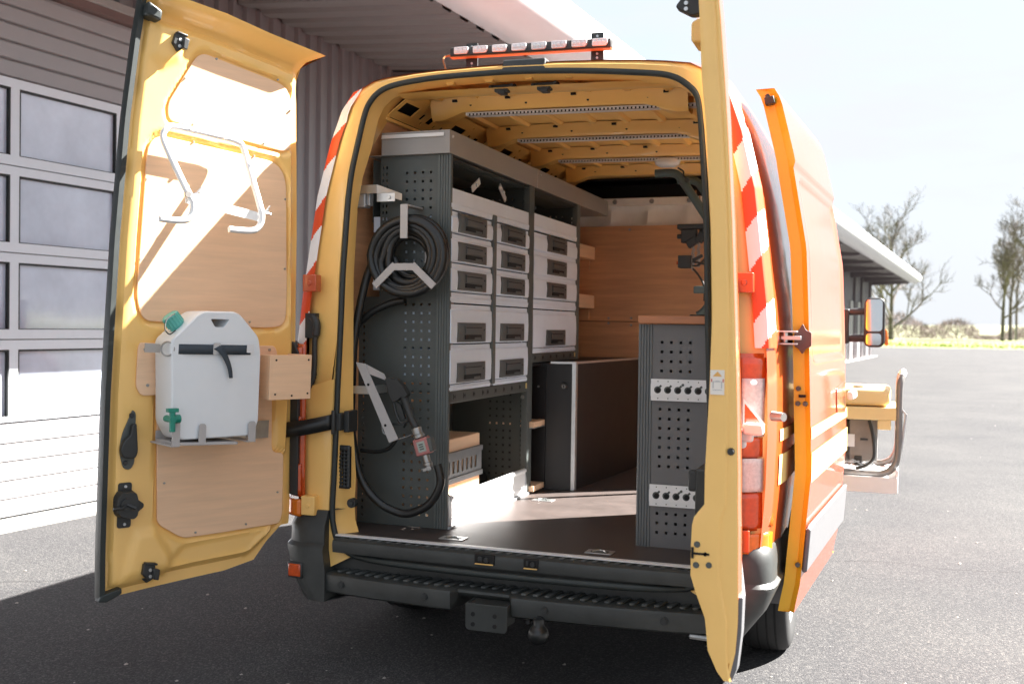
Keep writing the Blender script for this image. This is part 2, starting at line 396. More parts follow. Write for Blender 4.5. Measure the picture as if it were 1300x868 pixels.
# sectional door
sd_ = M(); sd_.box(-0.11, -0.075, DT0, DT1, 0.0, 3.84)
sdo = build('sectional_door', sd_, GDOR, gar, local=True, label='white sectional garage door with rows of windows with painted-in cloudy reflections')
lows = [0.012, 0.143, 0.277, 0.415, 0.547, 0.700]
highs = [3.182, 3.309, 3.438, 3.571, 3.694, 3.825]
for zs in (lows, highs):
    for za, zb in zip(zs[:-1], zs[1:]):
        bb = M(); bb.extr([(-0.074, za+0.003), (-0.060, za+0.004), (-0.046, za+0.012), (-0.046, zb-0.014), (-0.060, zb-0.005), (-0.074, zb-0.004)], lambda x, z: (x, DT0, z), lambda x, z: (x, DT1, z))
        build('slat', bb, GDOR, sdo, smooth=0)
secs = [0.704, 1.300, 1.925, 2.550, 3.178]
for si in range(4):
    za, zb = secs[si]+0.004, secs[si+1]-0.004
    p0, p1 = [(0.744, 1.227), (1.373, 1.856), (1.998, 2.482), (2.624, 3.108)][si]
    holes = []
    for kx in range(-5, 3):
        t0 = 0.196+kx*0.998; holes.append((t0, t0+0.923, p0, p1))
    bb = M(); bb.perf(lambda u, v: (-0.046, u, v), DT0, DT1, za, zb, holes)
    build('window_frame', bb, GFRM, sdo, smooth=0, solid=0.026)
    for h in holes:
        bb = M(); bb.box(-0.068, -0.062, h[0]-0.01, h[1]+0.01, h[2]-0.01, h[3]+0.01)
        pn = build('pane', bb, GPANE, sdo, smooth=0)
    bb = M()
    for h in holes:
        for (a0, a1, c0, c1) in ((h[0]-.002, h[0]+.012, h[2], h[3]), (h[1]-.014, h[1]+.002, h[2], h[3]), (h[0]+.012, h[1]-.014, h[3]-.014, h[3]+.002), (h[0]+.012, h[1]-.014, h[2]-.002, h[2]+.006)):
            bb.box(-0.061, -0.0345, a0, a1, c0, c1)
    build('window_gasket', bb, GASK, sdo, smooth=0)
b = M(); b.box(-0.09, -0.04, DT0, DT1, 0.0, 0.014); build('door_seal', b, GASK, sdo)
# canopy
b = M(); pitch = 0.11
def sof(i, j):
    t = T0+ (i//4)*0.33+[0, 0.14, 0.17, 0.30][i % 4]; x = 0.02+j*1.96
    return (x, t, 4.375-0.085*x+[0, 0, 0.035, 0.035][i % 4])
n_s = int((T1+0.4-T0)/0.33)*4
b.grid(sof, n_s, 1); build('soffit', b, SOFF, gar, smooth=0, local=True)
prof_f = []
for k_ in range(15):
    a = -PI*0.62+k_*(PI*1.25)/14; prof_f.append((2.28+0.34*math.cos(a), 4.46+0.30*math.sin(a)))
prof_f = [(1.98, 4.235)]+prof_f+[(1.6, 4.72), (1.6, 4.66), (1.98, 4.60)]
b = M(); b.prism(prof_f, 1, T0, T1+0.6); build('fascia', b, FASC, gar, smooth=40, local=True)
b = M(); b.box(-9.2, 1.7, T0, T1+0.5, 4.62, 4.70); build('roof_sheet', b, CLAD, gar, local=True)
for i in range(12):
    t = 5.22+i*4.75
    bb = M(); bb.extr([(0.0, 3.98 if i == 0 else 4.02), (2.0, 4.02 if i == 0 else 4.12), (2.05, 4.19), (0.0, 4.36)], lambda x, z: (x, t, z), lambda x, z: (x, t+0.16, z))
    build('canopy_beam', bb, BEAM, gar, local=True, bevel=0.006)
for t in (47.5, 50.5, 54.6):
    bb = M(); bb.box(0.04, 0.10, t, t+1.2, 0.05, 2.9); build('wall_panel', bb, CLAD, gar, local=True)
    bb = M(); bb.box(0.04, 0.16, t+1.5, t+1.72, 0.0, 4.2); build('wall_post', bb, BEAM, gar, local=True)

# trees
def branch_mesh(base, height, spread, seed, trunk_r, trunk_h, nmain=9, lean=0.0, depth=3, twig=0.035):
    rnd = random.Random(seed); crown = M(); trunk = M()
    top = Vector(base)+Vector((lean*height*0.3, 0, height*0.72))
    tp = [Vector(base), Vector(base)+Vector((lean*.05*height+rnd.uniform(-.1, .1), 0, trunk_h)), Vector(base)+Vector((lean*.15*height+rnd.uniform(-.3, .3), 0, height*0.5)), top]
    trunk.tube(spline(tp, 5), [trunk_r*(1-0.055*k) for k in range(16)], 7)
    sp = spline(tp, 8)
    def grow(p, d, L, r, lev):
        nseg = 3; pts = [p]; dd = d.copy()
        for _ in range(nseg):
            dd = (dd+Vector((rnd.uniform(-.22, .22), rnd.uniform(-.22, .22), rnd.uniform(-.05, .24)))).normalized()
            pts.append(pts[-1]+dd*L/nseg)
        crown.tube(pts, [max(twig*0.5, r*(1-0.2*k)) for k in range(nseg+1)], 3 if lev > 0 else 5, cap=False)
        if lev >= depth: return
        nb = 5 if lev < depth-1 else 6
        for k in range(nb):
            f = rnd.uniform(0.25, 1.0); q = pts[min(int(f*nseg), nseg-1)].lerp(pts[min(int(f*nseg)+1, nseg)], f*nseg % 1)
            a = rnd.uniform(0, 2*PI); side = dd.orthogonal().normalized(); side = Matrix.Rotation(a, 3, dd) @ side
            nd = (dd*rnd.uniform(.5, 1.0)+side*rnd.uniform(.5, 1.0)+Vector((0, 0, .18))).normalized()
            grow(q, nd, L*rnd.uniform(.42, .66), r*0.52, lev+1)
    for i in range(nmain):
        f = 0.28+0.72*i/(nmain-1); q = sp[min(int(f*(len(sp)-1)), len(sp)-1)]
        a = i*2.4+rnd.uniform(-.5, .5); el = 0.35+0.9*f
        d = Vector((math.cos(a)*math.cos(el), math.sin(a)*math.cos(el), math.sin(el)))
        grow(q, d, spread*rnd.uniform(.75, 1.1)*(1.15-0.45*f), trunk_r*(0.55-0.25*f), 0)
    return trunk, crown
def tree(label, x, y, h, spread, seed, tr, th, group='bare winter trees beyond the yard', **kw):
    t = thing('bare_tree', label, 'tree', (x, y, 0.2), group=group)
    tk, cwn = branch_mesh((x, y, 0.1), h, spread, seed, tr, th, **kw)
    build('trunk', tk, BARK, t, fix=False); build('crown', cwn, TWIG, t, smooth=0, fix=False)
    return t
tree('broad spreading bare tree behind the end of the garage canopy', 1.1, 150, 16.0, 7.6, 11, 0.42, 2.6, nmain=12, twig=0.036)
tree('slim bare tree leftmost of the group at the right edge', 16.0, 160, 15.5, 5.4, 5, 0.30, 4.5, nmain=9, twig=0.036)
tree('tall straight bare tree second in the right group', 17.6, 166, 19.5, 5.6, 8, 0.30, 6, nmain=9, twig=0.036)
tree('thin bare tree between the tall ones in the right group', 19.0, 172, 20, 5.2, 21, 0.22, 7, nmain=8, twig=0.036)
tree('largest bare tree at the far right edge with dense twigs', 21.8, 158, 24, 8.0, 33, 0.42, 6, nmain=12, twig=0.036)
tree('low bare tree just right of the large one', 25.5, 168, 18, 6.2, 41, 0.3, 4, nmain=9, twig=0.036)
# scrub
rnd = random.Random(3); b = M()
for i in range(15000):
    x = rnd.uniform(-25, 40); y = 172+rnd.uniform(0, 14); hmax = 2.5+0.9*math.sin(x*0.7)+0.7*math.sin(x*0.23+1)+(0.3 if x < 14 else -0.7)
    z = rnd.random()**0.8*max(0.7, hmax); L = rnd.uniform(.5, 1.2); a = rnd.uniform(0, 2*PI); el = rnd.uniform(.5, 1.5)
    d = Vector((math.cos(a)*math.cos(el), math.sin(a)*math.cos(el), math.sin(el)))*L; p = Vector((x, y, .2+z-L*.4)); w = d.orthogonal().normalized()*0.05
    b.add([p-w, p+w, p+d], [(0, 1, 2)])
o = build('scrub', b, SCRUB, smooth=0, fix=False); o['kind'] = 'stuff'; tag(o, 'brown leafless scrub hedge beyond the grass strip', 'hedge')
b = M(); rnd = random.Random(5)
for i in range(9000):
    x = rnd.uniform(-20, 40); y = rnd.uniform(100, 130); h = rnd.uniform(.06, .2)*(2.2 if math.sin(x*1.3+y) > .85 else 1)
    p = Vector((x, y, 0.02)); q = p+Vector((rnd.uniform(-.08, .08), rnd.uniform(-.08, .08), h)); b.add([p+Vector((-.06, 0, 0)), p+Vector((.06, 0, 0)), q], [(0, 1, 2)])
o = build('grass_tufts', b, GRASS, smooth=0, fix=False); o['kind'] = 'stuff'; tag(o, 'short green grass growing on the verge', 'grass')
fe = thing('wire_fence', 'thin wire fence on slim posts along the grass verge', 'fence', (8, 106, 0))
for i in range(11):
    bb = M(); x = -18+i*5.05; bb.cyl((x, 106, 0), (x, 106, 2.15), 0.035, 6); build('post', bb, STEEL, fe)
bb = M()
for z in (0.5, 1.0, 1.5, 2.05): bb.cyl((-18, 106, z), (32.5, 106, z), 0.006, 4)
build('wire', bb, STEEL, fe)

# ================================================================== VAN
van = thing('van', 'orange panel van with open yellow rear doors and fitted workshop inside', 'van', (0, 0, 0))
PROF = [(.93, .33), (.985, .42), (1.01, .6), (1.03, .85), (1.035, 1.05), (1.03, 1.3), (1.01, 1.55), (.985, 1.75), (.955, 1.98), (.90, 2.2), (.85, 2.34), (.79, 2.43), (.70, 2.475)]
def hw(z): return interp(z, [p[1] for p in PROF], [p[0] for p in PROF])
ROOFP = [(.70, 2.475), (.60, 2.488), (.5, 2.497), (.36, 2.504), (.2, 2.509), (0, 2.512)]
zz = [.33, .40, .46, .50, .55, .60, .65, .70, .75, .80, .88, .96, 1.05, 1.15, 1.25, 1.35, 1.45, 1.55, 1.65, 1.75, 1.85, 1.95, 2.05, 2.12, 2.2, 2.27, 2.34, 2.39, 2.43]
half = [(hw(z), z) for z in zz]+ROOFP
FULL = half+[(-x, z) for x, z in half[-2::-1]]          # right side up and over to the left side
def lean(z): return interp(z, [0, 1.2, 2.5], [0, 0, .08])
def ztop(y): return interp(y, [-1, 3.25, 3.6, 4.0, 4.25, 4.85, 5.0, 5.3, 5.45], [2.512, 2.512, 2.47, 2.30, 2.06, 1.30, 1.18, 1.02, .80])
def sxy(y): return interp(y, [0.0, .03, .06, .10, .16, .26, .5, 4.4, 5.0, 5.3, 5.45], [.948, .958, .970, .980, .989, .996, 1.0, 1.0, .95, .88, .78])
def body_pt(x, z, y, tilt=True):
    s = sxy(y); zt = ztop(y)
    z2 = .33+(z-.33)*(zt-.33)/(2.512-.33)
    if y < .16: z2 -= smoothstep(2.2, 2.5, z)*interp(y, [0, .04, .1, .16], [.014, .007, .002, 0])
    z2 -= 0.016*x*smoothstep(1.4, 2.4, z)
    return (x*s, y+lean(z)*(1-min(1, max(0, y)/.7)), z2)
YS = [0.0, .02, .05, .09, .15, .25]+[.25+k*.06 for k in range(1, 24)]+[1.40, 1.48, 1.56]+[1.63+k*.12 for k in range(12)]
YS = sorted(set(round(y, 3) for y in YS if y <= 2.95))+[2.95, 3.1, 3.25, 3.45, 3.6, 3.7, 3.8, 3.9, 4.0, 4.1, 4.2, 4.3, 4.4, 4.5, 4.6, 4.7, 4.85, 5.0, 5.15, 5.3, 5.4, 5.45]
YS = sorted(set(YS)); NJ = len(FULL)-1
def body_skip(i, j):
    y = (YS[i]+YS[i+1])/2; x = (FULL[j][0]+FULL[j+1][0])/2; z = (FULL[j][1]+FULL[j+1][1])/2
    if x > 0.3 and 1.40 <= y <= 2.42 and .50 < z < 2.30: return True
    if y < .62 and z < .62 and abs(x) > .6: return True
    for yc in (1.02, 4.62):
        if abs(x) > .8 and (y-yc)**2+(z-.36)**2 < .40**2: return True
    return False
b = M()
b.grid(lambda i, j: body_pt(*FULL[j], YS[i]), len(YS)-1, NJ, skip=body_skip)
n0 = body_pt(*FULL[0], 5.45)
b.add([body_pt(*p, 5.45) for p in FULL], [tuple(range(len(FULL)))])
build('body_shell', b, ORA, van, smooth=35, fix=True)

# rear face: outline > seal loop > inner reveal
SEALL = [(-.700, .480), (-.770, .520), (-.800, .600), (-.806, .68), (-.800, .80), (-.793, 1.0), (-.786, 1.219), (-.784, 1.45), (-.784, 1.649), (-.779, 1.80), (-.774, 1.949), (-.763, 2.079), (-.738, 2.208), (-.711, 2.331), (-.684, 2.386), (-.641, 2.424), (-.576, 2.446), (-.468, 2.459), (-.362, 2.465), (-.2, 2.467), (-.052, 2.466), (.13, 2.457), (.307, 2.443), (.45, 2.428), (.556, 2.414), (.615, 2.396), (.655, 2.370), (.690, 2.335), (.706, 2.290), (.718, 2.190), (.735, 1.99), (.748, 1.8), (.760, 1.5), (.775, 1.2), (.79, .9), (.80, .68), (.795, .600), (.77, .520), (.700, .480)]
INNL = []
for k, (x, z) in enumerate(SEALL):
    # reveal loop sits 4 to 6 cm further in
    a = Vector((SEALL[max(k-1, 0)][0], SEALL[max(k-1, 0)][1])); c = Vector((SEALL[min(k+1, len(SEALL)-1)][0], SEALL[min(k+1, len(SEALL)-1)][1]))
    t = (c-a).normalized(); n = Vector((t.y, -t.x))
    d = .055 if z < 1.0 else interp(z, [1.0, 1.6, 2.0, 2.2, 2.42, 2.5], [.032, .002, -.004, .018, .016, .016])
    if x > .3: d = min(d, .03)
    INNL.append((x+n.x*d, z+n.y*d))
def out_at(x, z):
    if z > 2.34 and abs(x) < .80: pass
    return None
def ray_out(x, z):
    """outer contour point at the rear edge matching a seal point"""
    c = (0.0, 1.45); best = None; ang = math.atan2(z-c[1], x-c[0])
    P = [body_pt(*p, 0.02) for p in FULL]
    for k in range(len(P)-1):
        a1 = math.atan2(P[k][2]-c[1], P[k][0]-c[0]); a2 = math.atan2(P[k+1][2]-c[1], P[k+1][0]-c[0])
        d = (ang-a1); w = (a2-a1)
        for sh in (0, 2*PI, -2*PI):
            dd = d+sh
            if abs(w) < 2 and w != 0 and 0 <= dd/w <= 1:
                t = dd/w; q = [P[k][m]+(P[k+1][m]-P[k][m])*t for m in range(3)]; best = q
    return best
loops = [[], [], [], [], [], []]
for (x, z), (xi, zi) in zip(SEALL, INNL):
    q = ray_out(x, z)
    if q is None: q = (math.copysign(.93, x), 0.0, .36)
    y0 = lean(z)
    mid = (q[0]*.55+x*.45, lean(z)-.002, q[2]*.55+z*.45)
    loops[0].append((q[0], q[1]+.0, q[2])); loops[1].append((mid[0], y0-.010, mid[2]))
    loops[2].append((x*.93+q[0]*.07, y0-.006, z*.93+q[2]*.07)); loops[3].append((x*.985+q[0]*.015, y0+.012, z*.985+q[2]*.015))
    loops[4].append((x, y0+.014, z)); loops[5].append((xi, y0+.10, zi))
b = M(); b.loft(loops, closed=False)
# pillar depth behind the reveal
back = [(x+(math.copysign(.10, x) if abs(x) > .5 and z < 2.25 else 0), lean(z)+.20, z+(.02 if z > 2.3 else 0)) for (x, z) in INNL]
b.loft([loops[5], back], closed=False)
build('rear_frame', b, YEL, van, smooth=50)
b = M(); b.tube([(x*.992, lean(z)-.002, z) for x, z in spline([(x, 0, z) for x, z in SEALL], 3) for x, z in [(x, z)]] if False else [(p.x*.994, lean(p.z)+.000, p.z) for p in spline([(x, 0, z) for x, z in SEALL], 4)], .0125, 9)
build('door_seal', b, SEAL, van, smooth=60)
# lower seal run across the sill
b = M(); b.tube(spline([(-.700, .004, .481), (-.60, -.03, .478), (-.45, -.052, .476), (-.16, -.062, .474), (.16, -.062, .474), (.45, -.052, .476), (.60, -.03, .478), (.700, .004, .481)], 6), .0135, 9)
build('sill_seal', b, SEAL, van, smooth=60)

# left pillar details
b = M(); b.perf(lambda u, v: (-.772+(u), .036, v), -.031, .031, .752, .935, [(-.024+c*.016, -.024+c*.016+.010, .765+k*.0155, .765+k*.0155+.009) for k in range(10) for c in range(3)])
o = build('air_vent', b, BLK, van, solid=.006)
b = M(); b.box(-.800, -.742, .046, .052, .756, .930); build('vent_backing', b, VOID, van)
b = M(); b.tube([(-.724, .02, .695), (-.724, .045, .695)], [.020, .020], 14); b.tube([(-.724, .012, .695), (-.724, .022, .695)], [.011, .014], 12); build('rubber_grommet', b, BLK, van)
b = M()
b.tube([(-.925, .030, 1.475), (-.925, .045, 1.39)], .018, 8)
pts = spline([(-.905, .0, 1.475), (-.885, -.005, 1.45), (-.885, -.004, 1.41), (-.892, -.004, 1.37), (-.893, -.004, 1.26), (-.905, -.006, 1.20), (-.935, -.012, 1.165), (-.975, -.03, 1.155)], 8)
rad = [.017 if k < 20 else (.0115 if k < 34 else .0125+.002*(k % 2)) for k in range(len(pts))]
b.tube(pts, rad, 10); b.box(-.935, -.885, -.012, .02, 1.385, 1.49)
build('cable_conduit', b, BLK, van, smooth=40)
b = M(); b.box(-.80, -.762, -.012, .05, 1.000, 1.072); b.obox((-.752, .06, 1.036), ((1, 0, 0), (0, 1, 0), (0, 0, 1)), (.012, .04, .045)); b.cyl((-.79, -.02, .985), (-.79, -.02, 1.085), .010, 8)
build('strap_anchor', b, BLK, van, bevel=.006)
b = M()
def strapp(i, j):
    t = i/12; x = -.80-.225*t; y = -.02-.022*math.sin(PI*t)-.050*t; z = 1.036-.040*t-.006*math.sin(PI*t)
    return (x, y, z+(-.032, .032)[j])
b.grid(strapp, 12, 1); build('check_strap', b, BLKM, van, solid=.008)
b = M(); b.obox((-1.035, -.095, .996), ((.485, .875, 0), (.875, -.485, 0), (0, 0, 1)), (.018, .018, .046)); b.obox((-1.05, -.10, .996), ((.485, .875, 0), (.875, -.485, 0), (0, 0, 1)), (.026, .010, .034)); build('strap_anchor', b, BLK, van, bevel=.005)

# red and white hazard tape on both rear corners
def corner_pt(side, u, z):     # u 0..1 from the rear face out round the corner
    o = body_pt(side*hw(z) if z < 2.43 else side*.79, z, .02)
    if u < .68:
        t = u/.68; x = o[0]-side*.050*(1-t); y = lean(z)-.014+.012*t*t; zz_ = o[2]+(.012*(1-t) if z > 2.3 else 0)
        return (x+side*.004, y-.002, zz_)
    t = (u-.68)/.32; p = body_pt(side*hw(z) if z < 2.43 else side*.79, z, .02+.05*t)
    return (p[0]+side*.006, p[1]-.004*(1-t), p[2])
def tape(side, z0, z1, whites, name):
    R = M(); Wm = M(); n = 40
    def inwhite(u, z):
        for (za, zb) in whites:
            k = .10*(u-.5)*(1 if side < 0 else -1)*-1
            if za+k < z < zb+k: return True
        return False
    bb = M(); nz_ = 150; nu = 12
    bb.grid(lambda i, j: corner_pt(side, i/nu, z0+(z1-z0)*j/nz_), nu, nz_, mfn=lambda i, j: 1 if inwhite((i+.5)/nu, z0+(z1-z0)*(j+.5)/nz_) else 0)
    return build(name, bb, [TAPR, TAPW], van, smooth=60)
tape(-1, 1.33, 2.42, [(2.235, 2.385), (1.93, 2.10), (1.66, 1.81), (1.33, 1.45)], 'hazard_tape')
tape(1, 1.38, 2.36, [(2.01, 2.15), (1.71, 1.86), (1.40, 1.52)], 'hazard_tape')

# tail lights
for sgn in (-1, 1):
    y_ = .006
    bb = M()
    def tl(u0, u1, za, zb, out=.012):
        def f(i, j):
            u = u0+(u1-u0)*i/6; z = za+(zb-za)*j/6
            x0_ = .872 if sgn > 0 else .93
            ang = u*1.15; x = x0_+.118*math.sin(ang)/math.sin(1.15); y = y_-.03+.13*(1-math.cos(ang))/(1-math.cos(1.15))-out
            return (sgn*(x+out*.6*u), y, z)
        return f
    housing = M(); housing.grid(tl(-.05, 1.0, .715, 1.36, 0), 6, 6)
    tlo = build('tail_light', housing, LAMR, van, smooth=60, solid=.012)
    for (nm, za, zb, mt_) in (('red_lens', 1.20, 1.345, LAMR), ('clear_lens', 1.06, 1.27, LAMC), ('red_lens', .985, 1.055, LAMR), ('clear_lens', .86, .98, LAMC), ('red_lens', .725, .855, LAMR)):
        bb = M(); w0, w1 = (.12, .62) if nm == 'clear_lens' else (.02, .95)
        bb.grid(tl(w0, w1, za, zb, .012 if nm == 'red_lens' else .018), 6, 6); build(nm, bb, mt_, tlo, smooth=60, solid=.010)
    bb = M(); bb.grid(tl(.0, .9, .635, .705, .01), 6, 6); 
    rm = build('orange_marker', bb, LAMO, van, smooth=60, solid=.02)
    bb = M(); bb.obox((sgn*.895, -.028, 1.615), ((1, 0, 0), (0, 1, 0), (0, 0, 1)), (.032, .022, .036)); bb.cyl((sgn*.895, -.054, 1.615), (sgn*.895, -.045, 1.615), .012, 10)
    build('door_hinge', bb, ORA, van, bevel=.006)
    bb = M(); bb.obox((sgn*.895, -.022, .682), ((1, 0, 0), (0, 1, 0), (0, 0, 1)), (.032, .022, .040)); bb.cyl((sgn*.895, -.048, .682), (sgn*.895, -.04, .682), .010, 10)
    build('door_hinge', bb, ORA if sgn > 0 else YEL, van, bevel=.006)
b = M(); b.prism([(-.985, .725), (-.945, .72), (-.945, 1.32), (-.965, 1.36), (-.985, 1.375)], 1, -.045, .0); build('lamp_trim', b, BLK, van, bevel=.004)

# step bumper
def bow(x): return .055*(abs(x)/.75)**2.2
NT = 44
b = M(); sec = []
def bprof(x):
    notch = smoothstep(-.215, -.195, x)*(1-smoothstep(.02, .045, x))
    yf = -.115+bow(x)+.042*notch
    return yf, notch
xs = sorted(set([-.80+1.60*k/60 for k in range(61)]+[-.215, -.205, -.195, .02, .033, .045]))
for x in xs:
    yf, nt = bprof(x)
    sec.append([(x, .135, .412), (x, yf+.012, .410), (x, yf+.003, .405), (x, yf, .396), (x, yf+.006, .335+.05*nt), (x, yf+.02, .326+.05*nt), (x, .10, .322)])
b.loft(sec, closed=False)
bump = build('step_bumper', b, BUMP, van, smooth=40)
rows = M()
for k in range(33):
    x = -.755+k*.0465
    yf, nt = bprof(x)
    sk = .035
    ya, yb = yf+.035, .112
    poly = rpoly([(x-.011, ya), (x+.011, ya), (x+.011+sk, yb), (x-.011+sk, yb)], .008, 2)
    rows.extr(poly, lambda u, v: (u, v, .411), lambda u, v: (u, v, .4185))
build('tread_rib', rows, TREAD, bump, smooth=0, bevel=.0015, seg=1)
for x in (-.72, -.325, .178, .63):
    yf, nt = bprof(x); bb = M(); bb.tube([(x, yf+.004, .372), (x, yf-.004, .372)], [.0155, .0145], 16); bb.tube([(x, yf-.003, .372), (x, yf-.0065, .372)], [.0115, .010], 16)
    build('parking_sensor', bb, BLK, bump)
# corner pieces
def corner(sgn):
    bb = M(); loops_ = []
    for z, rx in ((.292, .925), (.312, .945), (.36, .972), (.42, .998), (.50, 1.018), (.515, 1.022), (.53, 1.010), (.60, 1.008), (.640, 1.002), (.662, .985)):
        yf = -.066+.016*smoothstep(.505, .535, z)+.030*smoothstep(.60, .665, z)
        xi = .800 if z < .5 else .812
        ye = interp(z, [.29, .35, .45, .55, .66], [.20, .36, .49, .575, .63])
        zr = .10*smoothstep(.50, .66, z)
        if sgn > 0: rx -= .045*(1-smoothstep(.30, .50, z)); ye -= .05*(1-smoothstep(.4, .6, z))
        L = [(xi, yf+.004, z), (min(.87, rx-.10), yf, z), (rx-.095, yf, z), (rx-.055, yf+.008, z), (rx-.026, yf+.028, z), (rx-.008, yf+.060, z), (rx, yf+.11, z), (rx+.004, .11+(ye-.11)*.3, z+zr*.4), (rx+.006, .11+(ye-.11)*.65, z+zr*.8), (rx+.004, ye, z+zr)]
        loops_.append([(sgn*a_, b_, c_) for a_, b_, c_ in L])
    bb.loft(loops_, closed=False)
    top = loops_[-1]; bb.add([*top, *[(p[0]*.93, p[1]+.05, p[2]+.006) for p in top]], [(i, i+1, len(top)+i+1, len(top)+i) for i in range(len(top)-1)])
    L0 = [l[0] for l in loops_]; bb.add([*L0, *[(p[0], .2, p[2]) for p in L0]], [(i, i+1, len(L0)+i+1, len(L0)+i) for i in range(len(L0)-1)])
    bo = loops_[0]; bb.add([*bo, *[(p[0]*.9, max(p[1], .10), p[2]+.01) for p in bo]], [(i, i+1, len(bo)+i+1, len(bo)+i) for i in range(len(bo)-1)])
    return build('bumper_corner', bb, BUMP, van, smooth=28, label='dark plastic bumper corner')
cl = corner(-1); cr_ = corner(1)
b = M(); b.obox((-.938, -.066, .414), ((1, -.04, 0), (.04, 1, 0), (0, 0, 1)), (.030, .010, .027)); build('reflector', b, LAMR, cl, bevel=.006)
b = M(); b.obox((-.938, -.0615, .414), ((1, -.04, 0), (.04, 1, 0), (0, 0, 1)), (.037, .010, .034)); build('reflector_bezel', b, BLK, cl, bevel=.006)
# body panel under the sill, threshold plate, underbody
b = M(); b.box(-.84, .84, .03, .15, .36, .535); build('sill_panel', b, BUMP, van)
b = M(); b.box(-.76, .76, .16, 5.2, .30, .505); build('underbody', b, FLUID, van)
b = M()
def thp(i, j):
    x = -.775+1.55*i/40; e = .012*(abs(x)/.7)**3
    return (x, [.03, -.045, -.058, -.062, -.058][j]+e, [.5575, .5535, .546, .53, .498][j])
b.grid(thp, 40, 4)
thr = build('threshold_plate', b, BUMP, van, smooth=40)
rows = M()
for k in range(35):
    x = -.745+k*.0437
    if -.13 < x < -.04 or .07 < x < .14: pass
    poly = rpoly([(x-.008, -.04), (x+.010, -.04), (x+.024, -.004), (x+.006, -.004)], .006, 2)
    rows.extr(poly, lambda u, v: (u, v+.012*(abs(u)/.7)**3, .5540+.0525*(v+.04)), lambda u, v: (u, v+.012*(abs(u)/.7)**3, .5585+.0525*(v+.04)))
build('tread_rib', rows, TREAD, thr, smooth=0, bevel=.001, seg=1)
for x, w in ((-.087, .042), (.105, .030)):
    bb = M(); bb.box(x-w, x+w, -.067, -.04, .512, .550); o = build('latch_pocket', bb, VOID, thr, bevel=.003)
    bb = M(); bb.box(x-w*.9, x+w*.9, -.071, -.060, .5125, .5165); build('pocket_edge', bb, YEL, thr)
    bb = M(); bb.cyl((x+.01, -.076, .532), (x+.01, -.055, .532), .010, 10); bb.box(x-w*.6, x-.008, -.073, -.06, .525, .543); build('striker', bb, BLK, thr, bevel=.002)
b = M(); b.prism([(-.020, .5605), (.022, .5605), (.022, .5645), (-.014, .5675), (-.022, .566)], 0, -.775, .80); build('sill_strip', b, ALUW, van, bevel=.001)
# tow plate and ball
b = M(); b.extr(rpoly([(-.130, .380), (.042, .380), (.042, .276), (-.130, .276)], [.004, .004, .02, .02], 4), lambda x, z: (x, -.15, z), lambda x, z: (x, -.142, z))
b.box(-.12, .03, -.143, .2, .355, .377); b.box(-.130, -.122, -.142, -.06, .30, .38); b.box(.034, .042, -.142, -.06, .30, .38)
tp = build('tow_plate', b, BUMP, van, bevel=.002)
bb = M()
for x in (-.098, -.008):
    for z in (.339, .300): bb.cyl((x, -.1525, z), (x, -.149, z), .0085, 12)
build('bolt_hole', bb, VOID, tp)
b = M(); pr = [(.0, -.040), (.018, -.037), (.033, -.024), (.040, -.002), (.036, .018), (.026, .03), (.022, .036), (.022, .06)]
b.loft([[(.16+r*math.cos(a), -.125+r*math.sin(a), .282+h) for a in [2*PI*k/20 for k in range(20)]] for r, h in pr], cap=True)
b.tube([(.16, -.12, .33), (.16, .0, .335), (.15, .2, .36)], .02, 8); b.cyl((.118, -.13, .325), (.118, -.11, .325), .009, 8)
build('tow_ball', b, BLKM, van, smooth=50)
b = M(); b.cyl((.72, -.04, .318), (.82, -.05, .318), .011, 8); build('tow_hook', b, STEEL, van)

# wheels
def wheel(x, y, sgn):
    w0, w1 = sgn*.785, sgn*1.0
    pr = [(.20, .80), (.235, .79), (.30, .785), (.325, .80), (.336, .825), (.339, .86), (.339, .925), (.336, .96), (.325, .985), (.30, .998), (.25, 1.0), (.215, .99), (.205, .975)]
    bb = M(); bb.loft([[(sgn*h, y+r*math.cos(2*PI*k/48), .339+r*math.sin(2*PI*k/48)) for k in range(48)] for r, h in pr])
    wo = build('wheel', bb, TYRE, van, smooth=40)
    gr = M()
    for hx in (.835, .872, .912, .948):
        gr.loft([[(sgn*(hx+d), y+r*math.cos(2*PI*k/48), .339+r*math.sin(2*PI*k/48)) for k in range(48)] for r, d in ((.3405, -.004), (.3412, 0), (.3405, .004))])
    build('tread_groove', gr, VOID, wo, smooth=0)
    rm = M(); rm.loft([[(sgn*h, y+r*math.cos(2*PI*k/40), .339+r*math.sin(2*PI*k/40)) for k in range(40)] for r, h in ((.212, .985), (.205, .975), (.19, .955), (.185, .92), (.09, .915), (.08, .945), (.03, .955), (.001, .957))])
    build('rim', rm, RIM, wo, smooth=50)
    sp = M()
    for k in range(12):
        a = 2*PI*k/12; u = Vector((0, math.cos(a), math.sin(a))); v = Vector((0, -math.sin(a), math.cos(a)))
        sp.obox(Vector((sgn*.945, y, .339))+u*.135, (u, v, (1, 0, 0)), (.055, .016, .012))
    build('spoke', sp, RIM, wo, bevel=.004)
for y in (1.02, 4.62):
    wheel(0, y, 1); wheel(0, y, -1)
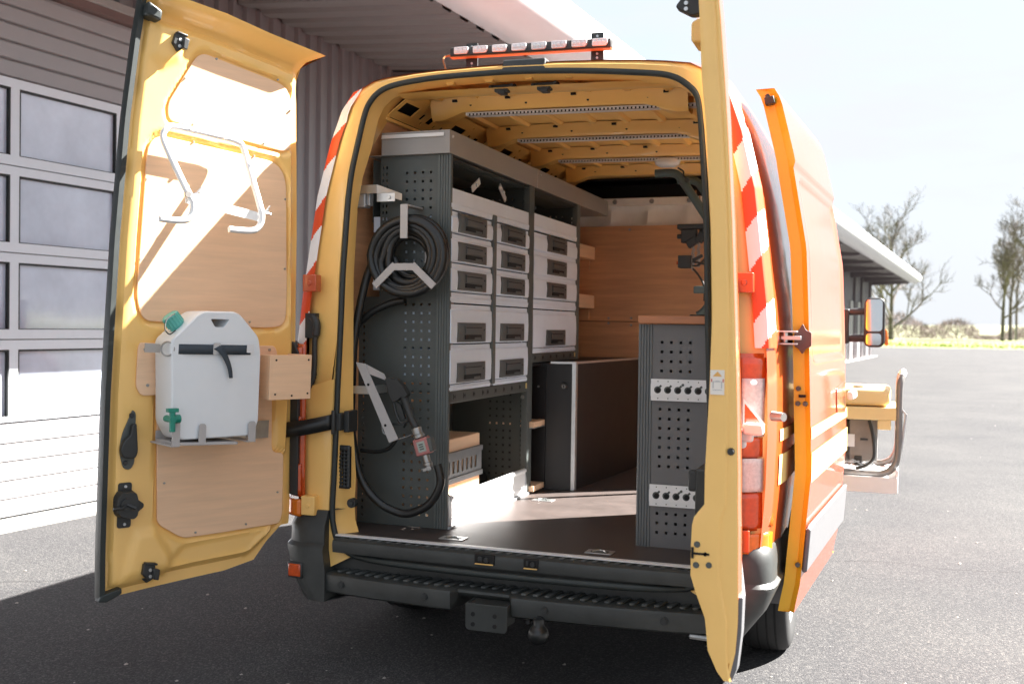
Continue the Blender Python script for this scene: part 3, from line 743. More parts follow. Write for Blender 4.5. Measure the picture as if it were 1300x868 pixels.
for sgn in (-1, 1):
    for yc in (1.02, 4.62):
        bb = M(); L = []
        for k in range(25):
            a = -.12+(PI+.24)*k/24
            L.append((yc+math.cos(a), .36+math.sin(a)))
        bb.grid(lambda i, j: (sgn*([1.0, 1.022, 1.03, 1.02, .90][j]), yc+[.375, .372, .40, .455, .46][j]*math.cos(-.1+(PI+.2)*i/28), .36+[.375, .372, .40, .455, .46][j]*math.sin(-.1+(PI+.2)*i/28)), 28, 4)
        build('arch_trim', bb, TRIMG, van, smooth=40)
        bb = M(); bb.grid(lambda i, j: (sgn*(.60+.40*j), yc+.385*math.cos(-.1+(PI+.2)*i/20), .36+.385*math.sin(-.1+(PI+.2)*i/20)), 20, 1); build('wheel_housing', bb, VOID, van)

# roof top: light bar, wire, rear camera cover
lb = M(); LA, LB = Vector((-.388, .25, 2.606)), Vector((.312, .25, 2.592)); dv = (LB-LA).normalized(); upv = Vector((0, 0, 1))
lb.obox((LA+LB)/2, (dv, (0, 1, 0), dv.cross(Vector((0, -1, 0)))), (.352, .022, .0185))
lbo = build('light_bar', lb, BLK, van, bevel=.005)
bb = M(); bb.obox((LA+LB)/2+Vector((0, -.006, -.0215)), (dv, (0, 1, 0), dv.cross(Vector((0, -1, 0)))), (.352, .016, .0022)); build('bar_strip', bb, mat('bar_orange', (.34, .10, .015), .4), lbo)
for k in range(8):
    c = LA+dv*(.052+k*.0865)+Vector((0, -.024, .002))
    bb = M(); bb.extr(rpoly([(-.031, -.0145), (.025, -.0145), (.033, -.004), (.033, .0145), (-.031, .0145)], .005, 3), lambda u, v: c+dv*u+Vector((0, .004, v)), lambda u, v: c+dv*u+Vector((0, -.010, v)))
    m_ = build('led_module', bb, LEDC, lbo, bevel=.002)
    bb = M()
    for q in (-.019, 0, .019):
        bb.loft([[c+dv*(q+r*math.cos(2*PI*n/12))+Vector((0, -.0105-h, r*math.sin(2*PI*n/12))) for n in range(12)] for r, h in ((.0085, 0), (.007, .0015), (.003, .003))], cap=True)
    build('led', bb, WHT, m_, smooth=60)
for x in (-.306, .246):
    bb = M(); bb.extr(rrect(x-.026, x+.026, 2.49, 2.648, .006), lambda u, v: (u, .272, v), lambda u, v: (u, .278, v)); bb.box(x-.026, x+.026, .272, .33, 2.50, 2.506)
    br = build('bar_bracket', bb, BLK, lbo)
    bb = M()
    for z in (2.633, 2.562, 2.545, 2.62):
        bb = M(); bb.cyl((x, .2712, z), (x, .269, z), .0052, 10); build('bracket_hole', bb, GALV, lbo)
b = M(); b.tube(spline([(-.385, .26, 2.602), (-.42, .26, 2.598), (-.425, .24, 2.58), (-.41, .22, 2.55), (-.395, .21, 2.515)], 6), .004, 6, mi=1); b.tube([(-.395, .21, 2.525), (-.395, .21, 2.495)], [.009, .012], 10)
build('bar_cable', b, [WHT, mat('cable_orange', (.34, .11, .02), .5)], van)
b = M(); b.extr(rpoly([(-.095, .045), (.092, .045), (.088, .20), (-.091, .20)], .01), lambda x, y: (x, y+.02, 2.462-.012*x), lambda x, y: (x*.97, y+.03, 2.512-.012*x)); build('camera_cover', b, BLK, van, bevel=.006)
# cab glass and mirrors
b = M(); b.grid(lambda i, j: (lambda p: (p[0], p[1]+.004, p[2]+.006))(body_pt(-.78+1.56*j/10, interp(abs(-.78+1.56*j/10), [0, .36, .6, .70, .79], [2.512, 2.504, 2.488, 2.475, 2.43]), 4.15+.62*i/6)), 6, 10)
build('windscreen', b, GLASS, van, smooth=50)
for sgn in (-1, 1):
    bb = M(); bb.grid(lambda i, j: (lambda p: (sgn*(abs(p[0])+.004), p[1], p[2]))(body_pt(hw(1.42+.55*j/5), 1.42+.55*j/5, 3.2+.75*i/6)), 6, 5); build('side_window', bb, GLASS, van, smooth=50)
    bb = M(); bb.extr(rrect(1.195, 1.345, 1.325, 1.695, .055, 6), lambda x, z: (sgn*x, 4.38, z), lambda x, z: (sgn*(x*.98+.02), 4.52, z)); mo = build('door_mirror', bb, BLK, van, bevel=.016, seg=3)
    bb = M(); bb.extr(rrect(1.210, 1.325, 1.445, 1.682, .03, 5), lambda x, z: (sgn*x, 4.376, z), lambda x, z: (sgn*x, 4.386, z)); build('mirror_glass', bb, MIRG, mo)
    bb = M(); bb.extr(rrect(1.212, 1.318, 1.342, 1.428, .025, 5), lambda x, z: (sgn*x, 4.376, z), lambda x, z: (sgn*x, 4.386, z)); build('lower_glass', bb, MIRG, mo)
    bb = M(); bb.tube([(sgn*1.02, 4.46, 1.585), (sgn*1.22, 4.44, 1.595)], .028, 8); bb.tube([(sgn*1.02, 4.46, 1.39), (sgn*1.22, 4.44, 1.39)], .030, 8); bb.obox((sgn*1.06, 4.47, 1.48), ((1, 0, 0), (0, 1, 0), (0, 0, 1)), (.03, .05, .13)); build('mirror_arm', bb, BLK, mo, bevel=.01)
    bb = M(); bb.obox((sgn*1.352, 4.45, 1.40), ((1, 0, .1), (0, 1, 0), (-.1, 0, 1)), (.014, .04, .06)); build('indicator', bb, LAMO, mo, bevel=.008)

# ---------------------------------------------------------------- inside of the body
def lx(z): return min(.88, hw(z)-.05-.09*smoothstep(2.05, 2.35, z))
b = M(); zl = [.50, .8, 1.1, 1.4, 1.7, 1.9, 2.05, 2.15, 2.22, 2.345]
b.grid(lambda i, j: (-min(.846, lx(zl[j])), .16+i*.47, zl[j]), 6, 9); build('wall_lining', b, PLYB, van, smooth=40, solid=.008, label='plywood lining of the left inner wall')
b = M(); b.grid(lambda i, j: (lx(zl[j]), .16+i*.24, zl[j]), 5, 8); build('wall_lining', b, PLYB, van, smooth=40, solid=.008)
b = M(); b.grid(lambda i, j: (hw([2.31, 2.36, 2.40][j])-.03, 1.40+i*.31, [2.31, 2.36, 2.40][j]), 5, 2); b.box(.84, .90, 1.365, 1.385, .5, 2.25); build('door_frame', b, YEL, van, smooth=40)
b = M(); b.box(-.88, .88, .0, 3.0, .525, .56); build('cargo_floor', b, FLR, van, bevel=.002)
# roof lining, ribs, stiffeners
def rz(x): return interp(abs(x), [0, .36, .5, .62, .70, .8], [2.462, 2.456, 2.452, 2.445, 2.430, 2.36])-.016*x
b = M(); b.grid(lambda i, j: (-.66+1.32*j/16, .12+i*.30, rz(-.66+1.32*j/16)), 10, 16); build('roof_lining', b, YEL, van, smooth=40, fix=False)
for yr in (.50, 1.19, 1.88, 2.57):
    bb = M(); secs_ = []
    for k in range(25):
        x = -.57+1.16*k/24; e = smoothstep(.40, .54, abs(x))
        zb = 2.393-.016*x-.038*e+.004*(1-abs(x)/.66); zt = rz(x)-.004
        h = zt-zb
        secs_.append([(x, yr-.075, zt), (x, yr-.055, zb+.020), (x, yr-.045, zb+.004), (x, yr-.040, zb), (x, yr+.035, zb), (x, yr+.05, zb+.010), (x, yr+.075, zt)])
    bb.loft(secs_, closed=False)
    ro = build('roof_rib', bb, YEL, van, smooth=30)
    bb = M()
    for x in (-.38, -.12, .16, .42): 
        z = 2.396-.016*x+.012
        bb.cyl((x, yr-.058, z+.012), (x, yr-.048, z+.010), .0055, 8)
    for x in (-.45, -.2, .1, .5): bb.box(x-.011, x+.011, yr-.077, yr-.064, rz(x)-.022, rz(x)-.012)
    r_ = build('rib_hole', bb, VOID, ro); r_['kind'] = 'stuff'
    if yr < 2.3:
        bb = M(); xa, xb = (-.415, .66)
        bb.grid(lambda i, j: (xa+(xb-xa)*i/16, yr+[-.028, -.028, .030, .030][j], 2.393-.016*(xa+(xb-xa)*i/16)+[-.001, -.013, -.013, -.001][j]), 16, 3)
        ls = build('light_strip', bb, ALUW, van, smooth=0)
        bb = M()
        for k in range(62):
            x = xa+.012+k*.0172; bb.box(x-.0045, x+.0045, yr-.0315, yr-.020, 2.393-.016*x-.0155, 2.393-.016*x-.0045)
        r_ = build('led_row', bb, LEDC, ls, smooth=0); r_['kind'] = 'stuff'
        bb = M()
        for k in range(61):
            x = xa+.0206+k*.0172; bb.box(x-.0030, x+.0030, yr-.0305, yr-.022, 2.393-.016*x-.0150, 2.393-.016*x-.006)
        r_ = build('led_gap', bb, VOID, ls, smooth=0); r_['kind'] = 'stuff'
for (ya, yb) in ((.14, .42), (.58, 1.11), (1.27, 1.80), (1.96, 2.49)):
    for k in range(7):
        x = -.52+k*.172
        bb = M(); bb.extr([(-.022, 0), (-.012, -.014), (.012, -.014), (.022, 0)], lambda u, v: (x+u, ya, rz(x)+v-.002), lambda u, v: (x+u, yb, rz(x)+v-.002)); build('roof_stiffener', bb, YEL, van, smooth=0)
# cant rails with cut-outs
for sgn in (-1, 1):
    P0, P1 = (Vector((-.690, 0, 2.357)), Vector((-.565, 0, 2.448))) if sgn < 0 else (Vector((.79, 0, 2.315)), Vector((.655, 0, 2.375)))
    hl = []
    for yr in (.36, .90, 1.58, 2.26):
        hl += [(yr-.09, yr+.05, .26, .64), (yr+.12, yr+.145, .30, .52), (yr+.20, yr+.25, .26, .52), (yr+.09, yr+.10, .76, .84), (yr+.29, yr+.305, .2, .32), (yr+.165, yr+.178, .14, .24), (yr+.33, yr+.345, .5, .62), (yr+.36, yr+.385, .2, .36)]
    hl = [h for h in hl if h[1] < 2.9]
    bb = M(); bb.perf(lambda u, v: (P0.x+(P1.x-P0.x)*v, u, P0.z+(P1.z-P0.z)*v), .24, 2.92, 0, 1, hl, extra_v=(.1, .9))
    build('cant_rail', bb, YEL, van, smooth=0, solid=.004)
    bb = M(); bb.box(sgn*.70-.018, sgn*.70+.012, .24, 2.92 if sgn < 0 else 1.38, 2.338, 2.354); build('rail_flange', bb, YEL, van, bevel=.004)
    bb = M(); bb.grid(lambda i, j: (-.76+.17*j if sgn < 0 else .80-.09*j, .14+i*1.39, 2.345+.115*j if sgn < 0 else 2.335+.065*j), 2, 1); build('rail_hollow_dark', bb, VOID, van, smooth=0)  # near-black sheet painted as the shade inside the hollow rail
# lintel with two latches
b = M(); b.grid(lambda i, j: (-.60+1.2*i/14, [.155, .22, .30, .34][j], rz(-.60+1.2*i/14)-[.030, .036, .030, .004][j]-.01*(1-abs(-.60+1.2*i/14)/.6)), 14, 3); build('roof_lintel', b, YEL, van, smooth=30)
for x in (-.135, .050):
    bb = M(); z = 2.428-.016*x; bb.box(x-.028, x+.028, .17, .21, z-.020, z); bb.box(x-.055, x+.06, .18, .20, z-.003, z+.012); bb.cyl((x-.045, .165, z+.002), (x-.045, .21, z+.002), .008, 8); bb.cyl((x+.05, .165, z+.004), (x+.05, .21, z+.004), .009, 8); bb.box(x-.012, x+.02, .165, .205, z-.03, z-.015)
    build('latch_striker', bb, BLK, van, bevel=.003)
# bulkhead
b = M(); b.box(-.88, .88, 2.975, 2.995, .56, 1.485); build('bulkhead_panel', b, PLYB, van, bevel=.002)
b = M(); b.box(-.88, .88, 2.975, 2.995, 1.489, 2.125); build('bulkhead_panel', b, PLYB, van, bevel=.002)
b = M()
for x, z in ((-.265, 2.10), (-.40, 1.51), (-.40, 1.475), (-.245, 1.51), (-.245, 1.465)): b.tube([(x, 2.976, z), (x, 2.970, z)], [.009, .006], 10)
o = build('panel_screw', b, STEEL, van); o['kind'] = 'stuff'
def bkp(i, j):
    x = -.80+1.6*i/32; v = j/7
    rec = .035*smoothstep(.10, .0, abs(((x+2.03) % .27)/.27-.5)-.30)*(1-smoothstep(.75, .95, v))*smoothstep(.0, .15, v)
    return (x, 2.99+.03*v+rec-.02*smoothstep(.8, .95, v), 2.10+.20*v)
b = M(); b.grid(bkp, 32, 7); build('bulkhead_moulding', b, LGRY, van, smooth=50)
b = M(); b.box(-.80, .80, 2.985, 3.03, 2.262, 2.312)
for k in range(6): b.cyl((-.62+k*.25, 2.988, 2.287), (-.62+k*.25, 2.978, 2.287), .016, 12, mi=1)
build('moulding_rim', b, [LGRY, STEEL], van, bevel=.003)
b = M(); b.box(-.85, .85, 3.35, 3.37, 2.1, 2.46); b.box(-.84, -.82, 3.05, 3.36, 2.2, 2.45); b.box(.82, .84, 3.05, 3.36, 2.2, 2.45); b.box(-.85, .85, 3.06, 3.36, 2.445, 2.455); b.box(-.85, .85, 3.06, 3.36, 2.20, 2.21); build('headliner', b, LBLK, van)
b = M(); b.box(-.88, .88, 3.20, 3.22, .5, 2.09); build('cab_partition', b, LBLK, van)
for (z0, z1, ya, yb) in ((1.900, 1.985, 2.42, 2.97), (1.572, 1.660, 2.42, 2.97)):
    bb = M(); bb.box(-.84, -.50, ya, yb, z0, z1); build('wood_batten', bb, PLY, van, bevel=.003)
    bb = M(); bb.box(-.84, -.535, 2.955, 2.973, z0-.075, z0-.002); build('batten_cleat', bb, PLYB, van, bevel=.002)
# dome lamp, sensor and bracket, floor tie rings
b = M(); b.loft([[(.21+(r)*.07*math.cos(a), 1.88+r*.05*math.sin(a), 2.380-h) for a in [2*PI*k/24 for k in range(24)]] for r, h in ((1, 0), (1.03, .012), (.95, .030), (.6, .042), (.01, .045))], cap=True); dl = build('dome_lamp', b, WHT, van, smooth=50)
b = M(); b.tube(spline([(.27, 1.87, 2.33), (.30, 1.87, 2.31), (.305, 1.86, 2.285), (.325, 1.86, 2.262)], 6), .005, 6); b.cyl((.325, 1.87, 2.262), (.325, 1.85, 2.258), .014, 8); build('lamp_cable', b, BLK, dl)
b = M(); b.extr(rrect(-.826, -.768, 1.955, 2.028, .008), lambda x, z: (x, .195, z), lambda x, z: (x, .25, z)); b.box(-.768, -.750, .205, .24, 1.963, 2.016); so = build('sensor_box', b, GALV, van, bevel=.004)
b = M(); b.box(-.82, -.705, .185, .189, 2.012, 2.05); b.add([(-.705, .185, 2.012), (-.625, .265, 1.988), (-.625, .265, 2.018), (-.705, .185, 2.05)], [(0, 1, 2, 3)]); b.box(-.705, -.618, .183, .187, 1.975, 2.012); b.cyl((-.645, .183, 1.993), (-.645, .176, 1.993), .008, 10); build('sensor_bracket', b, ALU, van, bevel=.001)
def tie_ring(x, y):
    bb = M(); bb.extr(rrect(x-.055, x+.055, y-.036, y+.036, .008), lambda u, v: (u, v, .5605), lambda u, v: (u, v, .5632)); o = build('floor_ring', bb, ALU, van, bevel=.001)
    bb = M(); bb.extr(rrect(x-.036, x+.036, y-.022, y+.022, .012), lambda u, v: (u, v, .5632), lambda u, v: (u, v, .5637)); build('ring_recess', bb, DGRY, o)
    bb = M(); bb.tube([(x-.026+.052*k/10 if k < 11 else 0, y+.014*math.cos(PI*k/10)*-1 if False else y-.012+.026*math.sin(PI*k/10), .566) for k in range(11)], .0035, 6); build('ring', bb, ALU, o, smooth=60)
tie_ring(-.305, .135); tie_ring(.330, .120); tie_ring(-.262, 1.205)
# green-grey tube frame beside the bench
TF = thing('tube_frame', 'dark green-grey tubular frame standing behind the workbench', 'frame', (.55, 1.9, .56))
b = M(); b.tube(spline([(.139, 1.9, 2.307), (.235, 1.9, 2.306), (.275, 1.9, 2.285), (.31, 1.9, 2.235), (.40, 1.9, 2.10), (.47, 1.9, 1.99), (.49, 1.9, 1.92), (.485, 1.9, 1.7), (.475, 1.9, 1.56), (.475, 1.9, .57)], 6), .0235, 12); build('upright', b, TUBG, TF, smooth=60)
b = M(); b.tube(spline([(.216, 2.15, 2.30), (.30, 2.15, 2.298), (.345, 2.15, 2.27), (.40, 2.15, 2.19), (.50, 2.15, 2.05), (.53, 2.15, 1.9), (.53, 2.15, .57)], 6), .0235, 12); build('upright', b, TUBG, TF, smooth=60)
b = M(); b.tube(spline([(.387, 1.9, 1.522), (.42, 1.9, 1.545), (.475, 1.9, 1.62)], 6), .020, 10); build('brace', b, TUBG, TF, smooth=60)
b = M(); b.obox((.405, 1.89, 1.66), ((1, 0, 0), (0, 1, 0), (0, 0, 1)), (.04, .005, .020)); b.box(.44, .53, 1.89, 2.15, 1.68, 1.71); build('lug', b, TUBG, TF, bevel=.004)
b = M()
for k in range(4):
    x = .355+k*.022; b.tube(spline([(x, 1.96, 2.215-k*.030), (x+.003, 1.955, 2.185-k*.030), (x+.012, 1.95, 2.175-k*.030)], 4), .004, 6)
b.cyl((.34, 1.97, 2.20), (.45, 1.97, 2.08), .005, 6)
build('hook', b, mat('brass_hook', (.45, .24, .11), .4, metal=.5), TF)
TS = thing('pipe_clamp', 'black clamp tool with chain mounted at the bulkhead side', 'tool', (.33, 1.99, 1.63))
b = M(); b.box(.253, .41, 1.96, 2.04, 2.002, 2.030); build('mount_plate', b, BLK, TS, bevel=.004)
b = M(); b.box(.275, .36, 1.965, 2.02, 1.925, 2.00); b.cyl((.252, 1.98, 1.962), (.285, 1.98, 1.962), .014, 10); b.obox((.34, 1.98, 1.93), ((1, 0, .6), (0, 1, 0), (-.6, 0, 1)), (.035, .02, .022)); b.cyl((.385, 1.98, 2.0), (.40, 1.98, 1.93), .012, 8); b.obox((.385, 1.97, 1.955), ((1, 0, -.5), (0, 1, 0), (.5, 0, 1)), (.02, .02, .03)); build('jaw', b, BLK, TS, bevel=.004)
b = M(); b.box(.262, .332, 1.955, 2.03, 1.785, 1.855); b.cyl((.248, 1.99, 1.815), (.264, 1.99, 1.815), .010, 10, mi=1); build('motor_box', b, [BLK, LAMR], TS, bevel=.005)
b = M()
for k in range(16):
    z = 1.935-k*.0105; x = .343+.004*math.sin(k*1.7); b.tube([(x+.006*math.cos(a)*(1 if k % 2 else .4), 1.975+.006*math.cos(a)*(.4 if k % 2 else 1), z+.009*math.sin(a)) for a in [2*PI*q/8 for q in range(8)]], .0026, 5, closed=True)
    b.tube([(x+.03+.006*math.cos(a)*(1 if k % 2 else .4), 1.975+.006*math.cos(a)*(.4 if k % 2 else 1), z+.02+.009*math.sin(a)) for a in [2*PI*q/8 for q in range(8)]], .0026, 5, closed=True)
build('chain', b, STEEL, TS, smooth=50)
b = M(); b.tube(spline([(.335, 1.98, 1.80), (.375, 1.97, 1.80), (.42, 1.97, 1.85), (.45, 1.96, 1.93)], 6), .006, 6); b.tube(spline([(.335, 1.98, 1.79), (.38, 1.97, 1.74), (.41, 1.96, 1.68), (.415, 1.95, 1.60)], 6), .006, 6); b.cyl((.34, 1.975, 1.82), (.44, 1.97, 1.80), .007, 6); b.obox((.37, 1.97, 1.84), ((1, 0, .5), (0, 1, 0), (-.5, 0, 1)), (.03, .012, .008)); build('cable', b, BLK, TS)

# ---------------------------------------------------------------- left rear door
ZS = [.42, .588, 1.17, 1.76, 2.2, 2.5, 2.62, 2.8]; SS = [0, 0, .008, .025, .044, .064, .0746, .09]
def dp(w, z, off=0.0):
    s = interp(z, ZS, SS)
    A = Vector((-.93+s, 0)); B_ = Vector((-1.339+1.47*s, -.738+.88*s)); d = (B_-A); n = Vector((-d.y, d.x)).normalized()
    p = A+d*w+n*off; return (p.x, p.y, z)
def wmin(z): return interp(z, [.44, .47, .54, .585, .62, 1.2, 1.8, 2.14, 2.36, 2.42, 2.482, 2.526, 2.556], [.25, .145, .106, .076, .07, .055, .075, .10, .125, .135, .135, .113, .03])
def zb_(w): return interp(w, [.06, .106, .145, .243, .489, .753, .984, 1.0], [.60, .54, .47, .444, .433, .420, .406, .405])
def zt_(w): return interp(w, [.03, .132, .35, .611, .874, 1.0], [2.556, 2.569, 2.596, 2.636, 2.660, 2.672])
WINP = rpoly([(.70, 2.490), (.180, 2.415), (.159, 2.165), (.203, 2.152), (.815, 2.212), (.828, 2.275)], [.05, .09, .05, .06, .05, .05])
MIDP = rpoly([(.905, 2.155), (.181, 2.10), (.143, 1.60), (.142, 1.435), (.25, 1.425), (.87, 1.448), (.905, 1.53)], [.09, .11, .05, .11, .05, .09, .05])
BARP = rpoly([(.884, 1.366), (.205, 1.352), (.19, 1.321), (.19, 1.17), (.866, 1.165), (.891, 1.20), (.891, 1.345)], .03)
LOWP = rpoly([(.786, 1.17), (.767, .68), (.749, .659), (.643, .601), (.49, .603), (.145, .612), (.131, .65), (.131, .905), (.197, .912), (.202, 1.17)], [.01, .02, .02, .03, .02, .05, .03, .02, .03, .01])
RAIS = [(.968, .455), (.92, .450), (.80, .457), (.70, .486), (.31, .505), (.20, .575), (.165, .63), (.12, .9), (.10, 1.3), (.13, 1.9), (.165, 2.30), (.17, 2.47), (.33, 2.50), (.60, 2.535), (.86, 2.565), (.968, 2.58)]
DEP1 = [(.60, .490), (.31, .512), (.21, .59), (.30, .598), (.48, .59), (.64, .575), (.70, .52)]
BOSS1 = [(.925, .47), (.90, .56), (.866, .65), (.775, .655), (.70, .55), (.70, .49), (.80, .462)]
BOSS2 = [(.93, 2.56), (.94, 2.44), (.88, 2.40), (.80, 2.44), (.75, 2.53), (.80, 2.57)]
DEP2 = [(.88, 2.235), (.80, 2.20), (.81, 2.21)]
def hh(w, z):
    h = -.026+.026*(1-smoothstep(-.010, .014, sdf(RAIS, w*.84, z) if False else sdf(RAIS, w, z)))
    for P_, e in ((WINP, .012), (MIDP, .012), (LOWP, .010)):
        h -= .014*(1-smoothstep(-.004, .010, sdf(P_, w, z)-e))
    h -= .010*(1-smoothstep(-.02, .012, sdf(DEP1, w, z)))
    h += .016*(1-smoothstep(-.03, .012, sdf(BOSS1, w, z)))+.018*(1-smoothstep(-.03, .012, sdf(BOSS2, w, z)))
    zt = zt_(w); h += .085*smoothstep(zt-.10, zt, z)**1.5
    h -= .012*(1-smoothstep(0, .05, w-wmin(z)))
    return h
NU, NV = 76, 190
def door_uv(i, j):
    s = i/NU; t = j/NV; z = zb_(s)+(zt_(s)-zb_(s))*t; w = wmin(z)+(1-wmin(z))*s; return w, z
b = M()
b.grid(lambda i, j: dp(*door_uv(i, j), hh(*door_uv(i, j))), NU, NV)
kk = len(b.v)
b.grid(lambda i, j: dp(*door_uv(i*4, j*5), -.062), NU//4, NV//5, mi=1)
bd = [(i, 0) for i in range(0, NU, 4)]+[(NU, j) for j in range(0, NV, 5)]+[(i, NV) for i in range(NU, 0, -4)]+[(0, j) for j in range(NV, 0, -5)]
ins = [dp(*door_uv(i, j), hh(*door_uv(i, j))) for i, j in bd]; ous = [dp(*door_uv(i, j), -.062) for i, j in bd]
b.loft([ins, ous])
ld = build('rear_door', b, [YEL, ORA], van, smooth=40, fix=True, label='left rear door swung open, yellow inside with plywood panels')
def dpan(name, poly, o0, o1, m_, parent=ld, bevel=.002, **kw):
    bb = M(); bb.extr(poly, lambda w, z: dp(w, z, o0), lambda w, z: dp(w, z, o1)); return build(name, bb, m_, parent, bevel=bevel, **kw)
def dtube(bb, pts, r, n=8, **kw): return bb.tube([dp(*p) for p in pts], r, n, **kw)
dpan('window_blank', WINP, -.012, -.004, PLY); dpan('plywood_panel', MIDP, -.012, -.003, PLY)
dpan('plywood_panel', BARP, .001, .011, PLY); dpan('plywood_panel', LOWP, -.012, -.003, PLY)
b = M()
for (w, z) in ((.609, 2.473), (.265, 2.436), (.756, 2.380), (.178, 2.322), (.692, 2.210), (.312, 2.174), (.683, 2.143), (.363, 2.119), (.177, 1.957), (.897, 1.981), (.900, 1.679), (.161, 1.671), (.340, 1.449), (.740, .824), (.582, .618), (.326, .626), (.161, .744)):
    b.cyl(dp(w, z, -.004), dp(w, z, .0015), .0042, 8)
for (w, z) in ((.839, 1.204), (.235, 1.336), (.86, 1.34)): b.cyl(dp(w, z, .010), dp(w, z, .0145), .006, 8)
o = build('panel_screw', b, STEEL, ld); o['kind'] = 'stuff'
# wooden box on the door
b = M(); wa, wb, za, zb2, t_ = .118, .34, 1.143, 1.320, .185
for (w0, w1, o0, o1) in ((wa, wb, t_-.012, t_), (wa, wa+.016, .011, t_-.012), (wb-.016, wb, .011, t_-.012)):
    b.extr([(w0, za), (w1, za), (w1, zb2), (w0, zb2)], lambda w, z: dp(w, z, o0), lambda w, z: dp(w, z, o1))
b.extr([(wa+.016, za), (wb-.016, za), (wb-.016, za+.01), (wa+.016, za+.01)], lambda w, z: dp(w, z, .011), lambda w, z: dp(w, z, t_-.012))
wbx = build('wooden_box', b, PLY, ld, bevel=.001)
b = M()
for (w, z) in ((.308, 1.30), (.308, 1.165), (.135, 1.30), (.135, 1.165), (.22, 1.158)): b.cyl(dp(w, z, t_-.002), dp(w, z, t_+.002), .004, 8)
o = build('box_screw', b, VOID, wbx); o['kind'] = 'stuff'
# free-edge rubber and clips
b = M(); zc = [.41+k*(2.665-.41)/40 for k in range(41)]
b.loft([[dp(1.000, z, -.05), dp(1.026, z, -.045), dp(1.030, z, -.01), dp(1.024, z, .006), dp(1.000, z, .004)] for z in zc], closed=True, cap=True); build('edge_rubber', b, SEAL, ld, smooth=50)
b = M(); b.extr([(.93, .446), (1.02, .428), (1.035, .405), (.995, .400), (.93, .424)], lambda w, z: dp(w, z, -.03), lambda w, z: dp(w, z, .014)); build('rubber_foot', b, SEAL, ld, bevel=.005)
b = M(); b.extr([(.935, 2.598), (1.01, 2.625), (1.01, 2.575), (.935, 2.56)], lambda w, z: dp(w, z, -.02), lambda w, z: dp(w, z, .05)); build('rubber_clip', b, SEAL, ld, bevel=.008)
b = M(); b.extr([(.895, 2.663), (.97, 2.668), (.97, 2.640), (.93, 2.632), (.89, 2.645)], lambda w, z: dp(w, z, .068), lambda w, z: dp(w, z, .095)); build('catch_plate', b, GALV, ld, bevel=.004)
# catches, handle, lock
def catch(name, w, z, fl=1):
    bb = M()
    bb.extr([(w-.05, z+.028), (w+.018, z+.040), (w+.018, z-.02), (w-.02, z-.052), (w-.05, z-.04)], lambda a, c: dp(a, c, -.002), lambda a, c: dp(a, c, .006))
    bb.extr([(w-.045, z+.022), (w+.005, z+.028), (w+.012, z-.010), (w-.02, z-.040), (w-.052, z-.020)], lambda a, c: dp(a, c, .006), lambda a, c: dp(a, c, .036))
    bb.extr([(w-.058, z+.005), (w-.030, z+.012), (w-.030, z-.03), (w-.052, z-.035)], lambda a, c: dp(a, c, .03), lambda a, c: dp(a, c, .058))
    bb.extr([(w-.055, z+.026), (w+.0, z+.034), (w+.0, z+.026), (w-.055, z+.018)], lambda a, c: dp(a, c, .0), lambda a, c: dp(a, c, .042))
    o = build(name, bb, BLK, ld, bevel=.003)
    for dz in (.004, -.020):
        bb = M(); bb.cyl(dp(w-.022, z+dz, .035), dp(w-.022, z+dz, .039), .0065, 10); build('rivet', bb, ALU, o)
catch('door_catch', .845, 2.505); catch('door_catch', .835, .50)
b = M(); b.extr(rpoly([(.900, 1.115), (.884, 1.10), (.884, .91), (.905, .885), (.935, .895), (.955, .96), (.945, 1.02)], .02), lambda w, z: dp(w, z, .0), lambda w, z: dp(w, z, .007)); hp = build('handle_plate', b, DGRY, ld, bevel=.002)
b = M(); b.extr(rpoly([(.890, 1.065), (.880, .955), (.892, .930), (.945, .935), (.960, .965), (.945, 1.00), (.915, 1.02), (.910, 1.06)], .015), lambda w, z: dp(w, z, .007), lambda w, z: dp(w, z, .032)); build('inner_handle', b, BLK, ld, bevel=.008, seg=3)
b = M()
for (w, z) in ((.903, 1.092), (.926, .915)): b.tube([dp(w, z, .006), dp(w, z, .012)], [.011, .008], 10)
build('handle_bolt', b, BLK, ld)['kind'] = 'stuff'
b = M(); b.extr(rrect(.892, .953, .670, .840, .012), lambda w, z: dp(w, z, .0), lambda w, z: dp(w, z, .006)); b.extr(rpoly([(.975, .79), (.955, .815), (.885, .81), (.875, .78), (.875, .715), (.895, .70), (.96, .715), (.975, .735)], .012), lambda w, z: dp(w, z, .006), lambda w, z: dp(w*.9+.093, z*.9+.076, .05)); b.extr(rpoly([(.885, .785), (.838, .755), (.838, .742), (.885, .712)], .01), lambda w, z: dp(w, z, .0), lambda w, z: dp(w, z, .012)); lk = build('door_lock', b, BLK, ld, bevel=.005)
b = M(); b.cyl(dp(.935, .765, .05), dp(.935, .765, .058), .022, 14); dtube(b, [(.935, .765, .055), (.96, .755, .068), (1.00, .755, .066)], .006, 6); dtube(b, [(.935, .765, .055), (.90, .75, .068)], .007, 6); build('lock_lever', b, BLK, lk)
b = M()
for (w, z) in ((.922, .826), (.922, .684), (.846, .750), (.893, .79), (.948, .79), (.948, .738)): b.cyl(dp(w, z, .005), dp(w, z, .011), .0055, 8)
build('lock_bolt', b, GALV, lk)['kind'] = 'stuff'
